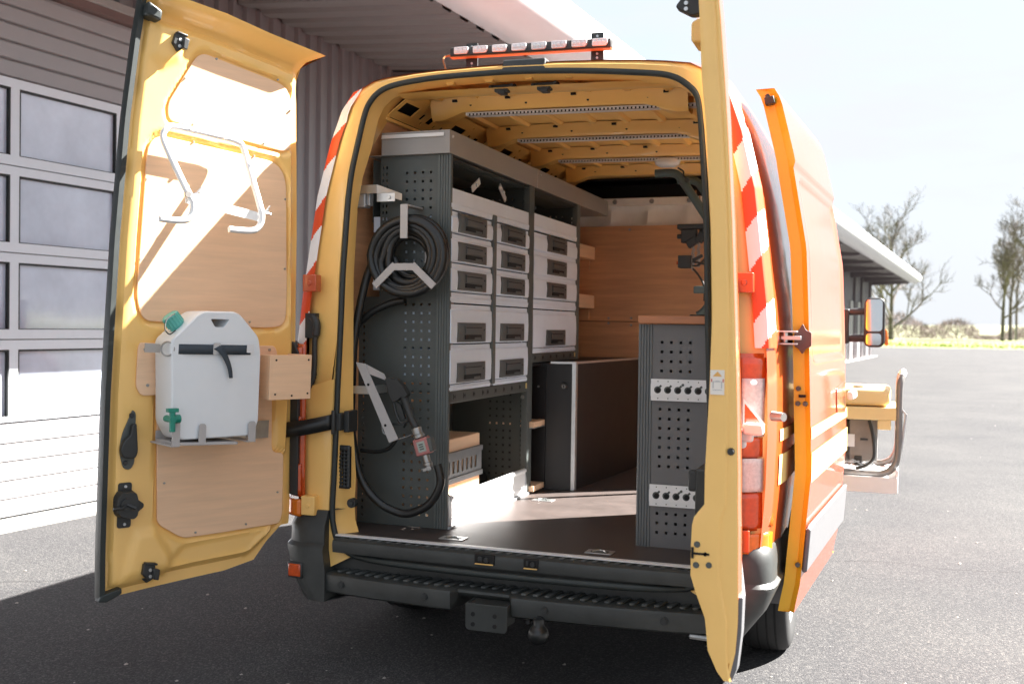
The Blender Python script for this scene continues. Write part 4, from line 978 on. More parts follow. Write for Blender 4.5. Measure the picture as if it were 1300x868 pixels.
# white tube rack
rk = M()
dtube(rk, [(p.x, p.z, p.y) for p in spline([(.92, .20, 1.817), (.85, .20, 1.815), (.80, .20, 1.820), (.775, .20, 1.842), (.772, .20, 1.88), (.795, .19, 1.92), (.835, .11, 2.04), (.862, .055, 2.13), (.850, .05, 2.168), (.80, .05, 2.181), (.60, .05, 2.168), (.495, .05, 2.158), (.46, .055, 2.135), (.452, .10, 2.06), (.437, .19, 1.90), (.430, .20, 1.86), (.434, .20, 1.825), (.462, .20, 1.802), (.52, .20, 1.797), (.59, .20, 1.798)], 6)], .0125, 10)
rko = build('tube_rack', rk, WHT, ld, smooth=60)
b = M(); b.extr([(.80, 1.918), (.43, 1.872), (.43, 1.838), (.80, 1.884)], lambda w, z: dp(w, z, .178), lambda w, z: dp(w, z, .184)); build('cross_bar', b, WHT, rko)
b = M(); b.cyl(dp(.806, 1.912, .205), dp(.806, 1.912, .217), .012, 12, mi=1)
for (w, z) in ((.775, 1.915), (.425, 1.872)):
    dtube(b, [(w, z, .19), (w-.03, z+.01, .20)], .004, 6); dtube(b, [(w-.01, z, .2), (w-.035, z+.028, .2)], .003, 6); dtube(b, [(w-.01, z, .2), (w-.045, z-.005, .2)], .004, 6)
build('rack_pin', b, [ALU, BRNM], rko)
b = M()
for (w, z) in ((.735, 2.178), (.565, 2.163)): b.cyl(dp(w, z, .058), dp(w, z, .066), .0065, 8)
dtube(b, [(.455, 2.07, .11), (.425, 1.88, .19)], .0022, 5); dtube(b, [(.83, 2.03, .12), (.765, 1.91, .19)], .0022, 5)
build('rack_bolt', b, ALU, rko)
# can holder, strap
b = M(); b.extr([(.79, 1.000), (.50, .990), (.50, .980), (.79, .990)], lambda w, z: dp(w, z, .002), lambda w, z: dp(w, z, .20)); b.extr([(.79, 1.03), (.40, 1.03), (.40, .985), (.79, .992)], lambda w, z: dp(w, z, .002), lambda w, z: dp(w, z, .005))
ho = build('can_holder', b, WGRY, ld, bevel=.001)
for (w0, w1, zt2) in ((.776, .812, 1.098), (.655, .688, 1.066), (.412, .448, 1.066)):
    bb = M(); bb.extr(rpoly([(w0, .985), (w1, .988), (w1, zt2), (w0, zt2)], [.001, .001, .014, .014]), lambda w, z: dp(w, z, .196), lambda w, z: dp(w, z, .201)); bb.extr([(w0, .985), (w1, .985), (w1, .991), (w0, .991)], lambda w, z: dp(w, z, .0), lambda w, z: dp(w, z, .197)); build('holder_hook', bb, WGRY, ho, bevel=.001)
b = M(); b.extr([(.53, 1.04), (.228, 1.047), (.230, .976), (.53, .972)], lambda w, z: dp(w, z, .012), lambda w, z: dp(w, z, .016)); build('steel_plate', b, STEEL, ld)
b = M()
def stp(i, j):
    t = i/30; w = .815-.395*t; z = 1.346-.006*t+(-.0185, .0185)[j]; return dp(w, z, .193-.012*(2*t-1)**4)
b.grid(stp, 30, 1)
b.add([dp(.420, 1.322, .18), dp(.420, 1.358, .18), dp(.385, 1.358, .02), dp(.385, 1.322, .02)], [(0, 1, 2, 3)])
so_ = build('strap', b, WEB, ld, solid=.003)
b = M()
tl_ = spline([(.62, .198, 1.345), (.60, .205, 1.335), (.575, .206, 1.305), (.555, .206, 1.27), (.545, .205, 1.235)], 5)
b.loft([[dp(p.x+.014*(1-.3*k/20), p.z, p.y), dp(p.x-.016*(1-.6*k/20), p.z+.014*(1-k/20), p.y)] for k, p in enumerate(tl_)], closed=False); build('strap_tail', b, WEB, so_, solid=.003)
b = M(); b.extr(rrect(.60, .635, 1.325, 1.368, .006), lambda w, z: dp(w, z, .196), lambda w, z: dp(w, z, .199)); build('buckle', b, GALV, so_)
b = M(); b.extr([(.47, 1.363), (.435, 1.362), (.435, 1.330), (.47, 1.331)], lambda w, z: dp(w, z, .197), lambda w, z: dp(w, z, .1985)); build('strap_label', b, PAPR, so_)
b = M(); b.extr([(.905, 1.366), (.835, 1.362), (.835, 1.330), (.905, 1.332)], lambda w, z: dp(w, z, .06+.13*(.905-w)/.07 if False else .10), lambda w, z: dp(w, z, .104)); build('strap_end', b, SEATB, so_)
b = M(); b.tube([dp(.832+.020*math.cos(a), 1.346+.026*math.sin(a), .165+.02*math.cos(a)*-1) for a in [2*PI*k/18 for k in range(18)]], .0035, 6, closed=True); build('strap_ring', b, STEEL, so_)

# ---------------------------------------------------------------- jerrycan
jc_base = dp(.60, .99, .11)
jc = thing('water_can', 'white plastic water can strapped to the open left rear door', 'water can', jc_base)
JP = rpoly([(.60+(w_-.60)*.885, 1.245+(z_-1.245)*.965) for w_, z_ in [(.857, 1.385), (.80, 1.425), (.708, 1.497), (.502, 1.497), (.378, 1.397), (.362, 1.33), (.362, 1.05), (.397, .998), (.786, .998), (.834, 1.06), (.84, 1.2)]], [.02, .03, .03, .03, .02, .02, .02, .018, .018, .02, .01])
def jmap(off, sc): return lambda w, z: dp(.60+(w-.60)*sc, 1.24+(z-1.24)*sc, off)
b = M(); b.loft([[jmap(o_, s_)(*p) for p in JP] for o_, s_ in ((.022, .955), (.028, .985), (.038, 1), (.172, 1), (.182, .992), (.187, .975))], cap=True)
jo = build('can_body', b, CANM, jc, smooth=40)
ct = M(); ct.extr(rpoly([(.650, 1.459), (.556, 1.458), (.582, 1.428), (.627, 1.428)], .008), lambda w, z: dp(w, z, -.2), lambda w, z: dp(w, z, .5)); cto = build('cut', ct, CANM)
md = jo.modifiers.new('hole', 'BOOLEAN'); md.object = cto; md.operation = 'DIFFERENCE'; md.solver = 'EXACT'
bpy.context.view_layer.update(); dg = bpy.context.evaluated_depsgraph_get()
nm_ = bpy.data.meshes.new_from_object(jo.evaluated_get(dg)); jo.modifiers.clear(); jo.data = nm_; bpy.data.objects.remove(cto)
nm_.name = 'can_body'; nm_.set_sharp_from_angle(angle=math.radians(35))
b = M(); c0 = Vector(dp(.770, 1.435, .11)); ax = (Vector(dp(.83, 1.495, .11))-c0).normalized(); sd2 = ax.cross(Vector((.875, -.485, 0))).normalized(); n2_ = ax.cross(sd2)
b.loft([[c0+ax*h+(sd2*math.cos(a)+n2_*math.sin(a))*r*(1 if k % 2 else .93) for k, a in enumerate([2*PI*q/32 for q in range(32)])] for r, h in ((.030, -.02), (.030, .0), (.034, .002), (.034, .040), (.030, .045), (.022, .047))], cap=True); build('cap', b, TEAL, jc, smooth=25)
b = M(); b.tube(spline([dp(.80, 1.475, .15), dp(.84, 1.455, .16), dp(.852, 1.42, .17), dp(.83, 1.40, .17), dp(.80, 1.415, .165)], 6), .0025, 5); build('cap_tether', b, BLK, jc)
b = M(); tb = Vector(dp(.826, 1.09, .19)); nn = Vector((.875, -.485, 0)); b.cyl(tb-nn*.02, tb+nn*.045, .013, 12)
b.cyl(tb+nn*.035+Vector((0, 0, .028)), tb+nn*.035-Vector((0, 0, .045)), .011, 12); b.obox(tb+nn*.035+Vector((0, 0, .034)), (Vector((-.485, -.875, 0)), nn, (0, 0, 1)), (.020, .012, .007)); b.cyl(tb+nn*.02-Vector((-.485, -.875, 0))*.0, tb+nn*.02-Vector((-.485, -.875, 0))*.035, .016, 12)
build('tap', b, GRN, jc, bevel=.001)

# ---------------------------------------------------------------- right rear door (seen edge-on)
ZR = [.405, .43, .49, .56, .585, .66, .71, .80, .86, .885, .925, 1.02, 1.25, 1.49, 1.77, 2.05, 2.18, 2.37, 2.56]
XI = [.945, .925, .897, .890, .887, .858, .842, .842, .844, .850, .880, .880, .889, .894, .886, .866, .852, .842, .83]
XO = [.960, .967, .980, .985, .986, .986, .985, .984, .983, .982, .981, .980, .973, .963, .950, .932, .922, .906, .885]
b = M(); L = []; zr2 = sorted(set(ZR+[.41+k*.05 for k in range(44)]))
for z in zr2:
    xi, xo = interp(z, ZR, XI), interp(z, ZR, XO); h = 1.402-(1.402-xo)*3.87/3.128+.010
    L.append([(xi+.010, -.742, z), (xi+.002, -.750, z), (xi+.020, -.754, z), ((xi+xo)/2+.012, -.755, z), ((xi+xo)/2+.018, -.750, z), (xo-.008, -.752, z), (xo, -.748, z), (xo+.004, -.70, z), (1.402-(1.402-xo)*3.52/3.128+.008, -.35, z), (h, -.01, z), (h-.05, -.008, z), (h-.055, -.10, z), (xi+.0, -.60, z)])
b.loft(L, cap=True, mi=0)
NP = 13
for fi in range(len(b.f)):
    if fi < (len(L)-1)*NP and (fi % NP) in (6, 7, 8): b.m[fi] = 1
rd = build('rear_door', b, [YEL, ORA], van, smooth=35, label='right rear door opened straight back, seen edge-on')
b = M(); b.loft([[(xo_, -.746, z_), (xo_+.020, -.740, z_), (xo_+.022, -.70, z_), (1.402-(1.402-xo_)*3.7/3.128+.018, -.18, z_), (1.402-(1.402-xo_)*3.7/3.128, -.16, z_), (xo_-.004, -.70, z_)] for z_, xo_ in ((.408, .952), (.44, .964), (.55, .976), (.655, .979))], cap=True); build('lower_trim', b, TRIMG, rd, bevel=.002)
for (x, z, r) in ((.863, .804, .0105), (.861, .742, .0105), (.899, .745, .0105), (.958, 1.086, .0115)):
    bb = M(); bb.tube([(x, -.752, z), (x, -.759, z)], [r, r*.75], 14); build('edge_bolt', bb, DGRY if r < .011 else BLK, rd, smooth=50)
b = M(); b.box(.846, .853, -.7575, -.75, .762, .795); b.box(.85, .90, -.7575, -.75, .774, .780); b.cyl((.888, -.7575, .777), (.888, -.751, .777), .006, 10); build('latch_slot', b, VOID, rd)
b = M(); b.box(.895, .936, -.7585, -.754, 1.253, 1.326); st = build('warning_sticker', b, STICK, rd, smooth=0)
b = M(); b.add([(.902, -.7592, 1.307), (.930, -.7592, 1.307), (.916, -.7592, 1.322)], [(0, 1, 2)]); build('warning_triangle', b, STKO, st, smooth=0)
b = M(); b.extr([(.909, 1.294), (.923, 1.294), (.923, 1.2925), (.909, 1.2925)], lambda x, z: (x, -.7588, z), lambda x, z: (x, -.7592, z))
for (x0, x1, z0, z1) in ((.902, .905, 1.272, 1.292), (.927, .930, 1.272, 1.292), (.905, .9265, 1.2905, 1.2925), (.902, .930, 1.266, 1.268)): b.box(x0, x1, -.7592, -.7586, z0, z1)
b.box(.897, .901, -.7592, -.7586, 1.290, 1.300, mi=1); b.box(.931, .935, -.7592, -.7586, 1.290, 1.300, mi=1)
build('sticker_drawing', b, [WGRY, STKR], st, smooth=0)
b = M(); b.extr(rpoly([(.738, 2.455), (.765, 2.49), (.83, 2.50), (.83, 2.43), (.792, 2.424)], .012), lambda x, z: (x, -.60, z), lambda x, z: (x, -.56, z)); o = build('door_catch', b, BLK, rd, bevel=.004)
for z in (2.463, 2.445):
    bb = M(); bb.cyl((.775, -.602, z), (.775, -.606, z), .0065, 10); build('rivet', bb, ALU, o)
b = M(); b.extr(rpoly([(.795, 2.335), (.795, 2.40), (.86, 2.42), (.86, 2.335)], .012), lambda x, z: (x, -.62, z), lambda x, z: (x, -.50, z)); build('catch_boss', b, YEL, rd, bevel=.006)
b = M(); b.box(.795, .87, -.42, -.25, .825, .985); b.box(.768, .80, -.40, -.36, .905, .975); build('door_box', b, BLK, rd, bevel=.008)
b = M(); b.obox((.946, -.12, 1.097), ((1, 0, 0), (0, 1, 0), (0, 0, 1)), (.035, .03, .020)); b.obox((.92, -.11, 1.072), ((1, 0, 0), (0, 1, 0), (0, 0, 1)), (.024, .02, .022)); build('door_stop', b, LGRY, van, bevel=.008)
b = M(); b.tube([(1.0, -.02, 1.137), (1.042, -.05, 1.137)], [.018, .016], 14); build('bump_stop', b, BRNM, van, smooth=40)
b = M(); b.obox((.90, -.10, 1.048), ((1, 0, 0), (0, 1, 0), (0, 0, 1)), (.018, .022, .022)); build('outer_handle', b, LGRY, rd, bevel=.008)
b = M(); b.add([(.905, -.050, 1.18), (.905, -.050, 1.10), (.96, -.044, 1.115)], [(0, 1, 2)]); b.add([(.899, -.0485, 1.20), (.899, -.0485, 1.085), (.978, -.0425, 1.108)], [(0, 1, 2)], 1); build('reflector_triangle', b, [LAMR, PAPR], van, smooth=0)

# ---------------------------------------------------------------- sliding side door (slid back)
SA, SB = Vector((1.127, .22)), Vector((1.210, 1.44)); sd_d = (SB-SA).normalized(); sd_n = Vector((sd_d.y, -sd_d.x))
def sp_(u, z, off=0.0):
    p = SA+sd_d*u+sd_n*off; return (p.x+interp(z, [.38, .424, .49, .909, 1.504, 1.757, 2.066, 2.10, 2.30, 2.334, 2.37], [-.060, -.052, -.039, -.006, -.026, -.038, -.092, -.097, -.146, -.158, -.180]), p.y, z)
zsl = [.335, .36, .42, .475, .60, .66, .75, .9, 1.05, 1.2, 1.35, 1.5, 1.65, 1.8, 1.95, 2.08, 2.10, 2.12, 2.2, 2.3, 2.39, 2.425]
UL = 1.222
RECP = rpoly([(.10, 1.325), (UL-.07, 1.325), (UL-.07, 2.03), (.10, 2.03)], .06)
def sh(u, z):
    h = -.010*(1-smoothstep(-.012, .006, sdf(RECP, u, z)))
    h += .010*smoothstep(2.06, 2.085, z)
    h -= .03*smoothstep(.03, 0, min(u, UL-u) if False else UL-u)
    return h
b = M(); NUs = 48
zs2 = sorted(set([.375+k*.035 for k in range(60)]+[2.01, 2.025, 2.04, 2.06, 2.072, 2.085, 2.34, 2.365, 1.31, 1.325, 1.34]))
zs2 = [z for z in zs2 if z <= 2.366]
b.grid(lambda i, j: sp_(UL*i/NUs, zs2[j], sh(UL*i/NUs, zs2[j])), NUs, len(zs2)-1)
b.grid(lambda i, j: sp_(UL*i/6, zs2[j], -.06), 6, len(zs2)-1, mi=1)
for (u, ) in ((0.0,), (UL,)):
    A_ = [sp_(u, z, sh(u, z)) for z in zs2]; B_ = [sp_(u+(.012 if u == 0 else -.012), z, -.02) for z in zs2]; C_ = [sp_(u, z, -.06) for z in zs2]
    b.loft([A_, B_, C_], closed=False, mi=1)
b.add([sp_(0, zs2[-1], .010), sp_(UL, zs2[-1], .010), sp_(UL, zs2[-1], -.06), sp_(0, zs2[-1], -.06)], [(0, 1, 2, 3)], 1); b.add([sp_(0, .375, 0), sp_(UL, .375, 0), sp_(UL, .375, -.06), sp_(0, .375, -.06)], [(0, 1, 2, 3)], 1)
sdd = build('sliding_door', b, [ORA, ORE], van, smooth=35, label='orange sliding side door slid open along the body')
for (z0, z1) in ((1.036, 1.080), (.873, .985)):
    bb = M(); bb.grid(lambda i, j: sp_(.005+(UL-.035)*i/12, z0+(z1-z0)*j, .003), 12, 1); build('reflective_stripe', bb, STRY, sdd, smooth=0)
    bb = M(); bb.grid(lambda i, j: (lambda p: (p[0]+.003, p[1], p[2]))(body_pt(hw(z0+(z1-z0)*j), z0+(z1-z0)*j, -.0+.10+.55*i/8)), 8, 1); build('reflective_stripe', bb, STRY, van, smooth=0)
b = M(); b.extr([(-.002, .53), (-.002, .695), (.03, .708), (UL-.02, .708), (UL-.02, .53)], lambda u, z: sp_(u, z, .001), lambda u, z: sp_(u, z, .020)); build('lower_trim', b, TRIMG, sdd, bevel=.007)
b = M(); b.extr(rrect(UL-.19, UL-.02, 1.125, 1.165, .012), lambda u, z: sp_(u, z, .022), lambda u, z: sp_(u, z, .05)); build('slide_handle', b, LGRY, sdd, bevel=.008)
b = M(); b.extr(rpoly([(UL-.42, 1.19), (UL-.10, 1.21), (UL-.10, 1.06), (UL-.42, 1.08)], .02), lambda u, z: sp_(u, z, .001), lambda u, z: sp_(u, z, .004)); build('handle_recess', b, ORA, sdd, bevel=.003)
b = M(); b.extr(rpoly([(1.030, 1.440), (1.045, 1.446), (1.060, 1.472), (1.072, 1.446), (1.092, 1.440), (1.092, 1.385), (1.072, 1.378), (1.060, 1.355), (1.045, 1.378), (1.030, 1.385)], .008), lambda x, z: (x+.022, .195, z), lambda x, z: (x+.022, .215, z)); ha = build('roller_hinge', b, mat('hinge_brown', (.10, .055, .05), .45), sdd, bevel=.003)
b = M(); b.box(.982, 1.067, .14, .18, 1.392, 1.398); b.box(.982, 1.067, .14, .18, 1.438, 1.444); b.box(.980, .988, .12, .20, 1.388, 1.448); b.box(1.007, 1.08, .15, .17, 1.41, 1.425); b.cyl((1.022, .16, 1.40), (1.022, .16, 1.44), .010, 10); build('roller_arm', b, ALU, ha, bevel=.002)
for (x, z) in ((1.046, 1.226), (1.045, 1.169), (1.072, 1.169), (1.055, .558)):
    bb = M(); bb.tube([(x+.022, .222, z), (x+.022, .210, z)], [.010, .008], 12); build('edge_bolt', bb, DGRY, sdd, smooth=50)
b = M(); b.box(1.070, 1.096, .210, .224, 1.193, 1.203); build('latch_slot', b, VOID, sdd)
b = M(); b.obox((.945, .21, 2.315), ((1, 0, .2), (0, 1, 0), (-.2, 0, 1)), (.018, .02, .014)); b.cyl((.932, .21, 2.34), (.945, .21, 2.32), .009, 8); build('roller', b, BLK, sdd, bevel=.004)
b = M(); b.grid(lambda i, j: (lambda p: (p[0]+.006+.012*(j % 2), p[1], p[2]))(body_pt(hw(1.392+.012*j), 1.392+.012*j, .35+1.25*i/10)), 10, 4); build('slide_rail', b, STEEL, van, smooth=0)

# ================================================================== FITTINGS IN THE LOAD SPACE
XF, YB = -.402, .292
su = thing('shelving_unit', 'grey steel shelving unit with light grey drawers along the left wall', 'shelving unit', (-.62, 1.2, .56))
def hole_grid(xs, zs, s=.0055): return [(x-s, x+s, z-s, z+s) for x in xs for z in zs]
def end_panel(y, xl_low, xl_up, zstep, z0, z1, holes=True):
    bb = M()
    H = hole_grid([-.6135+.0383*k for k in range(4)], [z0+.055+.0383*k for k in range(int((z1-z0-.07)/.0383))] if holes else [])
    Hu = [h for h in H if h[2] > zstep+.006]; Hl = [h for h in H if h[3] < zstep-.006]
    sl = [(-.838+.018, -.838+.026, z0+.03+.031*k, z0+.03+.031*k+.012) for k in range(int((zstep-z0-.05)/.031))]
    slu = [(xl_up+.010, xl_up+.016, zstep+.03+.028*k, zstep+.03+.028*k+.013) for k in range(int((z1-zstep-.05)/.028))]+[(xl_up+.026, xl_up+.034, zstep+.03+.028*k, zstep+.03+.028*k+.013) for k in range(int((z1-zstep-.05)/.028))]
    bb.perf(lambda u, v: (u, y, v), xl_low, -.463, z0, zstep, Hl+[(h[0]+.0-(0), h[1], h[2], h[3]) for h in sl])
    bb.perf(lambda u, v: (u, y, v), xl_up, -.463, zstep, z1, Hu+slu)
    return bb
pl_ = build('end_panel', end_panel(YB, -.842, -.742, 1.568, .562, 2.186), DGRY, su, smooth=0, solid=.002)
b = M(); b.box(-.842, -.742, YB, YB+.3, 1.566, 1.569); build('panel_ledge', b, DGRY, su)
# ribbed corner post
def post(name, y0, y1, z0, z1, x0=-.465, x1=XF, m_=PGRY):
    bb = M(); n = 5; w = (x1-x0)/n; prof = []
    for k in range(n): prof += [(x0+k*w, y0-.000), (x0+k*w+w*.15, y0-.003), (x0+k*w+w*.8, y0-.003), (x0+k*w+w*.95, y0+.0005)]
    prof += [(x1, y0), (x1, y1), (x0, y1)]
    bb.prism(prof, 2, z0, z1); return build(name, bb, m_, su, smooth=0)
post('corner_post', YB-.001, YB+.012, .562, 2.186)
# inner uprights (partition panels) and their face posts
def partition(y, z0, z1, xl=-.80):
    bb = M(); H = hole_grid([-.62+.0383*k for k in range(4)], [z0+.06+.0383*k for k in range(int((z1-z0-.09)/.0383))])+[(-.448, -.440, z0+.04+.026*k, z0+.04+.026*k+.012) for k in range(int((z1-z0-.08)/.026))]+[(-.425, -.417, z0+.04+.026*k, z0+.04+.026*k+.012) for k in range(int((z1-z0-.08)/.026))]
    bb.perf(lambda u, v: (u, y, v), xl, XF-.004, z0, z1, H); return build('partition', bb, DGRY, su, smooth=0, solid=.002)
partition(1.355, .562, 2.186, -.84); partition(2.235, 1.252, 2.186, -.80)
for (ya, yb, z0) in ((1.322, 1.398, .562), (2.203, 2.262, 1.252)):
    bb = M(); prof = []
    n = 4; w = (yb-ya)/n
    for k in range(n): prof += [(XF-.001, ya+k*w), (XF+.004, ya+k*w+w*.2), (XF+.004, ya+k*w+w*.75), (XF-.001, ya+k*w+w*.95)]
    prof += [(XF-.001, yb), (XF-.03, yb), (XF-.03, ya)]
    bb.prism(prof, 2, z0, 2.186); build('front_post', bb, PGRY, su, smooth=0)
bb = M(); bb.extr([(XF-.012, 1.545+.43), (XF+.010, 1.975), (XF+.010, 1.17), (XF-.012, 1.17)], lambda x, z: (x, .787, z), lambda x, z: (x, .829, z)); build('drawer_divider', bb, PGRY, su, bevel=.004)
# header channel
b = M(); b.box(-.728, XF, .268, .2705, 2.187, 2.287); b.box(XF-.0025, XF, .2705, 2.925, 2.187, 2.287); b.box(-.80, XF-.0025, .2705, 2.925, 2.187, 2.1895); b.box(-.80, XF-.003, 2.922, 2.925, 2.19, 2.287)
hd = build('header', b, HGRY, su, smooth=0, bevel=.0008)
b = M(); b.box(-.726, -.428, .262, .2675, 2.262, 2.276); b.box(-.726, -.428, .258, .265, 2.259, 2.263); build('header_strip', b, ALUW, hd, bevel=.001)
b = M(); b.box(XF-.002, XF+.0025, 1.440, 1.450, 2.187, 2.287); build('header_joint', b, ALU, hd)
bb = M()
for y in (.30, 1.50): bb.tube([(XF, y, 2.262), (XF+.005, y, 2.262)], [.007, .005], 8)
build('header_rivet', bb, ALU, hd)['kind'] = 'stuff'
# slotted shelf behind the header: back panel and rails in the open bay
H = []
for k in range(30):
    y = .36+k*.030
    if y < 1.29: H.append((-.48, -.472, y, y+.014)); H.append((-.455, -.447, y, y+.014))
for k in range(26):
    y = 1.43+k*.030; H.append((-.48, -.472, y, y+.014))
b = M(); b.perf(lambda u, v: (u, v, 2.170), -.62, XF-.006, .30, 2.24, H); build('top_rail', b, DGRY, su, smooth=0, solid=.002)
for bp_ in ((-.8395, -.8355, .31, 1.35, .565, 1.06), (-.79, -.786, .31, 1.35, 1.90, 2.18), (-.79, -.786, 1.40, 2.23, 1.90, 2.18)):
    b = M(); b.box(*bp_); build('back_panel', b, DGRY, su)
b = M(); b.perf(lambda u, v: (-.70, u, v), .60, .70, 1.95, 2.16, [(.613+c*.04, .628+c*.04, 1.965+k*.03, 1.982+k*.03) for c in (0, 1) for k in range(6)]); build('back_rail', b, DGRY, su, smooth=0, solid=.002)
for (y, z, a) in ((.74, 2.112, .5), (1.10, 2.120, -.6)):
    bb = M(); bb.obox((-.47, y, z), ((1, 0, 0), (0, math.cos(a), math.sin(a)), (0, -math.sin(a), math.cos(a))), (.002, .055, .016)); bb.cyl((-.468, y, z), (-.46, y, z), .010, 8); build('metal_clip', bb, ALUW, su)
b = M()
for (y, z) in ((1.02, 2.15), (1.60, 2.14), (1.95, 2.14), (1.50, 2.08)): b.cyl((-.60, y, z), (-.58, y, z), .009, 8)
b.box(-.60, -.597, 1.72, 1.735, 2.03, 2.12); build('bolt', b, GALV, su)['kind'] = 'stuff'
# drawers
def drawer(y0, y1, z0, z1, hy0, hy1, hz0, hz1):
    g = .0035; z0 += g/2; z1 -= g; 
    prof = [(XF-.02, z0), (XF-.002, z0), (XF+.004, z0+.006), (XF+.006, (z0+z1)/2), (XF+.003, z1-.026), (XF-.003, z1-.020), (XF-.004, z1), (XF-.02, z1)]
    bb = M(); bb.prism(prof, 1, y0+.001, y1-.001); bb.box(-.78, XF-.02, y0+.006, y1-.006, z0+.004, z1-.02)
    d = build('drawer', bb, DRAW, su, bevel=.0015)
    bb = M(); cy = (hy0+hy1)/2; hw_ = (hy1-hy0)/2
    def hm(i, j):
        u = -1+2*i/10; v = j/4
        return (XF+.0040+.0055*(1-u*u)*.6+.002*math.sin(v*PI), cy+hw_*u*(1-.02*math.sin(v*PI)), hz0+(hz1-hz0)*v)
    bb.grid(hm, 10, 4)
    h = build('drawer_handle', bb, HAND, d, smooth=40, solid=.007, bevel=.0012)
    bb = M(); w = hw_*.56; zc_, zt_ = hz0+(hz1-hz0)*.42, hz1-(hz1-hz0)*.16
    bb.box(XF+.0095, XF+.0172, cy-w, cy+w*1.0, zc_, zt_); bb.box(XF+.009, XF+.0155, cy+w*1.42, cy+w*1.50, (zc_+zt_)/2-.004, (zc_+zt_)/2+.004)
    d2 = build('label_plate', bb, HAND, d, bevel=.001)
    bb = M(); bb.extr([(cy-w, hz0+(hz1-hz0)*.14), (cy+w*1.02, hz0+(hz1-hz0)*.14), (cy+w*1.02, hz0+(hz1-hz0)*.37), (cy-w, hz0+(hz1-hz0)*.37)], lambda y, z: (XF+.010, y, z), lambda y, z: (XF+.0158, y, z)); build('grip_slot', bb, VOID, d)
    bb = M(); bb.extr([(cy+w*.1, hz0+(hz1-hz0)*.14), (cy+w*.9, hz0+(hz1-hz0)*.14), (cy+w*.9, hz0+(hz1-hz0)*.24), (cy+w*.1, hz0+(hz1-hz0)*.24)], lambda y, z: (XF+.0150, y, z), lambda y, z: (XF+.0170, y, z)); build('grip_lip', bb, HAND, d)
    bb = M(); bb.box(XF+.0168, XF+.0177, cy-w, cy+w, zt_-.010, zt_-.006); build('slot_line', bb, VOID, d)
ZA = [1.947, 1.849, 1.721, 1.593]
for k in range(3):
    zt2, zb2 = (ZA[k], ZA[k+1])
    hz1 = (1.939, 1.813, 1.686)[k]; hz0 = hz1-.083
    drawer(.295, .788, zb2, zt2, .362, .702, hz0, hz1); drawer(.829, 1.320, zb2, zt2, .900, 1.250, hz0, hz1); drawer(1.400, 2.202, zb2+.002, zt2+.006, 1.620, 1.985, hz0+.005, hz1+.006)
for (z0, z1, h0, h1) in ((1.365, 1.543, 1.373, 1.459), (1.188, 1.365, 1.195, 1.281)):
    drawer(.295, .788, z0, z1, .364, .702, h0, h1); drawer(.829, 1.320, z0, z1, .896, 1.247, h0, h1)
drawer(1.400, 2.202, 1.330, 1.540, 1.615, 1.976, 1.342, 1.428)
def strip(y0, y1, z0, z1, crease):
    bb = M(); bb.prism([(XF-.02, z0), (XF-.001, z0), (XF+.002, crease-.002), (XF-.002, crease+.002), (XF-.003, z1), (XF-.02, z1)], 1, y0, y1); build('fascia_strip', bb, DRAW, su, bevel=.001)
strip(.295, 1.321, 1.950, 2.042, 1.976); strip(1.399, 2.203, 1.960, 2.050, 1.985)
strip(.295, .787, 1.546, 1.590, 1.57); strip(.829, 1.321, 1.546, 1.590, 1.57); strip(1.399, 2.203, 1.543, 1.592, 1.57)
strip(.295, .787, 1.160, 1.186, 1.176); strip(.829, 1.321, 1.160, 1.186, 1.176); strip(1.399, 2.203, 1.303, 1.328, 1.318)
b = M(); b.box(-.80, XF-.022, .30, 1.32, 2.038, 2.041); b.box(-.80, XF-.022, 1.40, 2.20, 2.046, 2.049); build('shelf_board', b, DRAW, su)
for (y0, y1, z0, z1, ys_) in ((.295, 1.321, 1.106, 1.158, [.352+.114*k for k in range(4)]+[.755, .86, .975, 1.09, 1.21]), (1.399, 2.203, 1.252, 1.301, [1.45, 1.58, 1.72, 1.83, 1.97, 2.10])):
    bb = M(); bb.box(XF-.018, XF, y0, y1, z0, z1); rl = build('drawer_rail', bb, DGRY, su, bevel=.003)
    bb = M()
    for y in ys_:
        zc = (z0+z1)/2+.002
        bb.extr([(y-.010, zc-.014), (y-.010, zc+.014), (y+.004, zc)], lambda a, c: (XF, a, c), lambda a, c: (XF+.0008, a, c)); bb.extr([(y+.010, zc-.012), (y+.014, zc), (y+.010, zc+.012), (y+.007, zc)], lambda a, c: (XF, a, c), lambda a, c: (XF+.0008, a, c))
    build('rail_slot', bb, VOID, rl)['kind'] = 'stuff'
    bb = M(); bb.box(XF-.002, XF+.004, y1-.022, y1-.010, z0+.016, z1-.008); build('rail_tag', bb, STRY, rl)
b = M(); b.box(-.80, XF-.02, .30, 1.32, 1.150, 1.156); b.box(-.80, XF-.02, 1.40, 2.20, 1.290, 1.296); build('rail_shelf', b, DGRY, su)
b = M(); b.tube([(-.425, 1.335, 1.075), (-.425, 1.318, 1.075)], [.013, .010], 12); build('bay_bolt', b, STEEL, su)
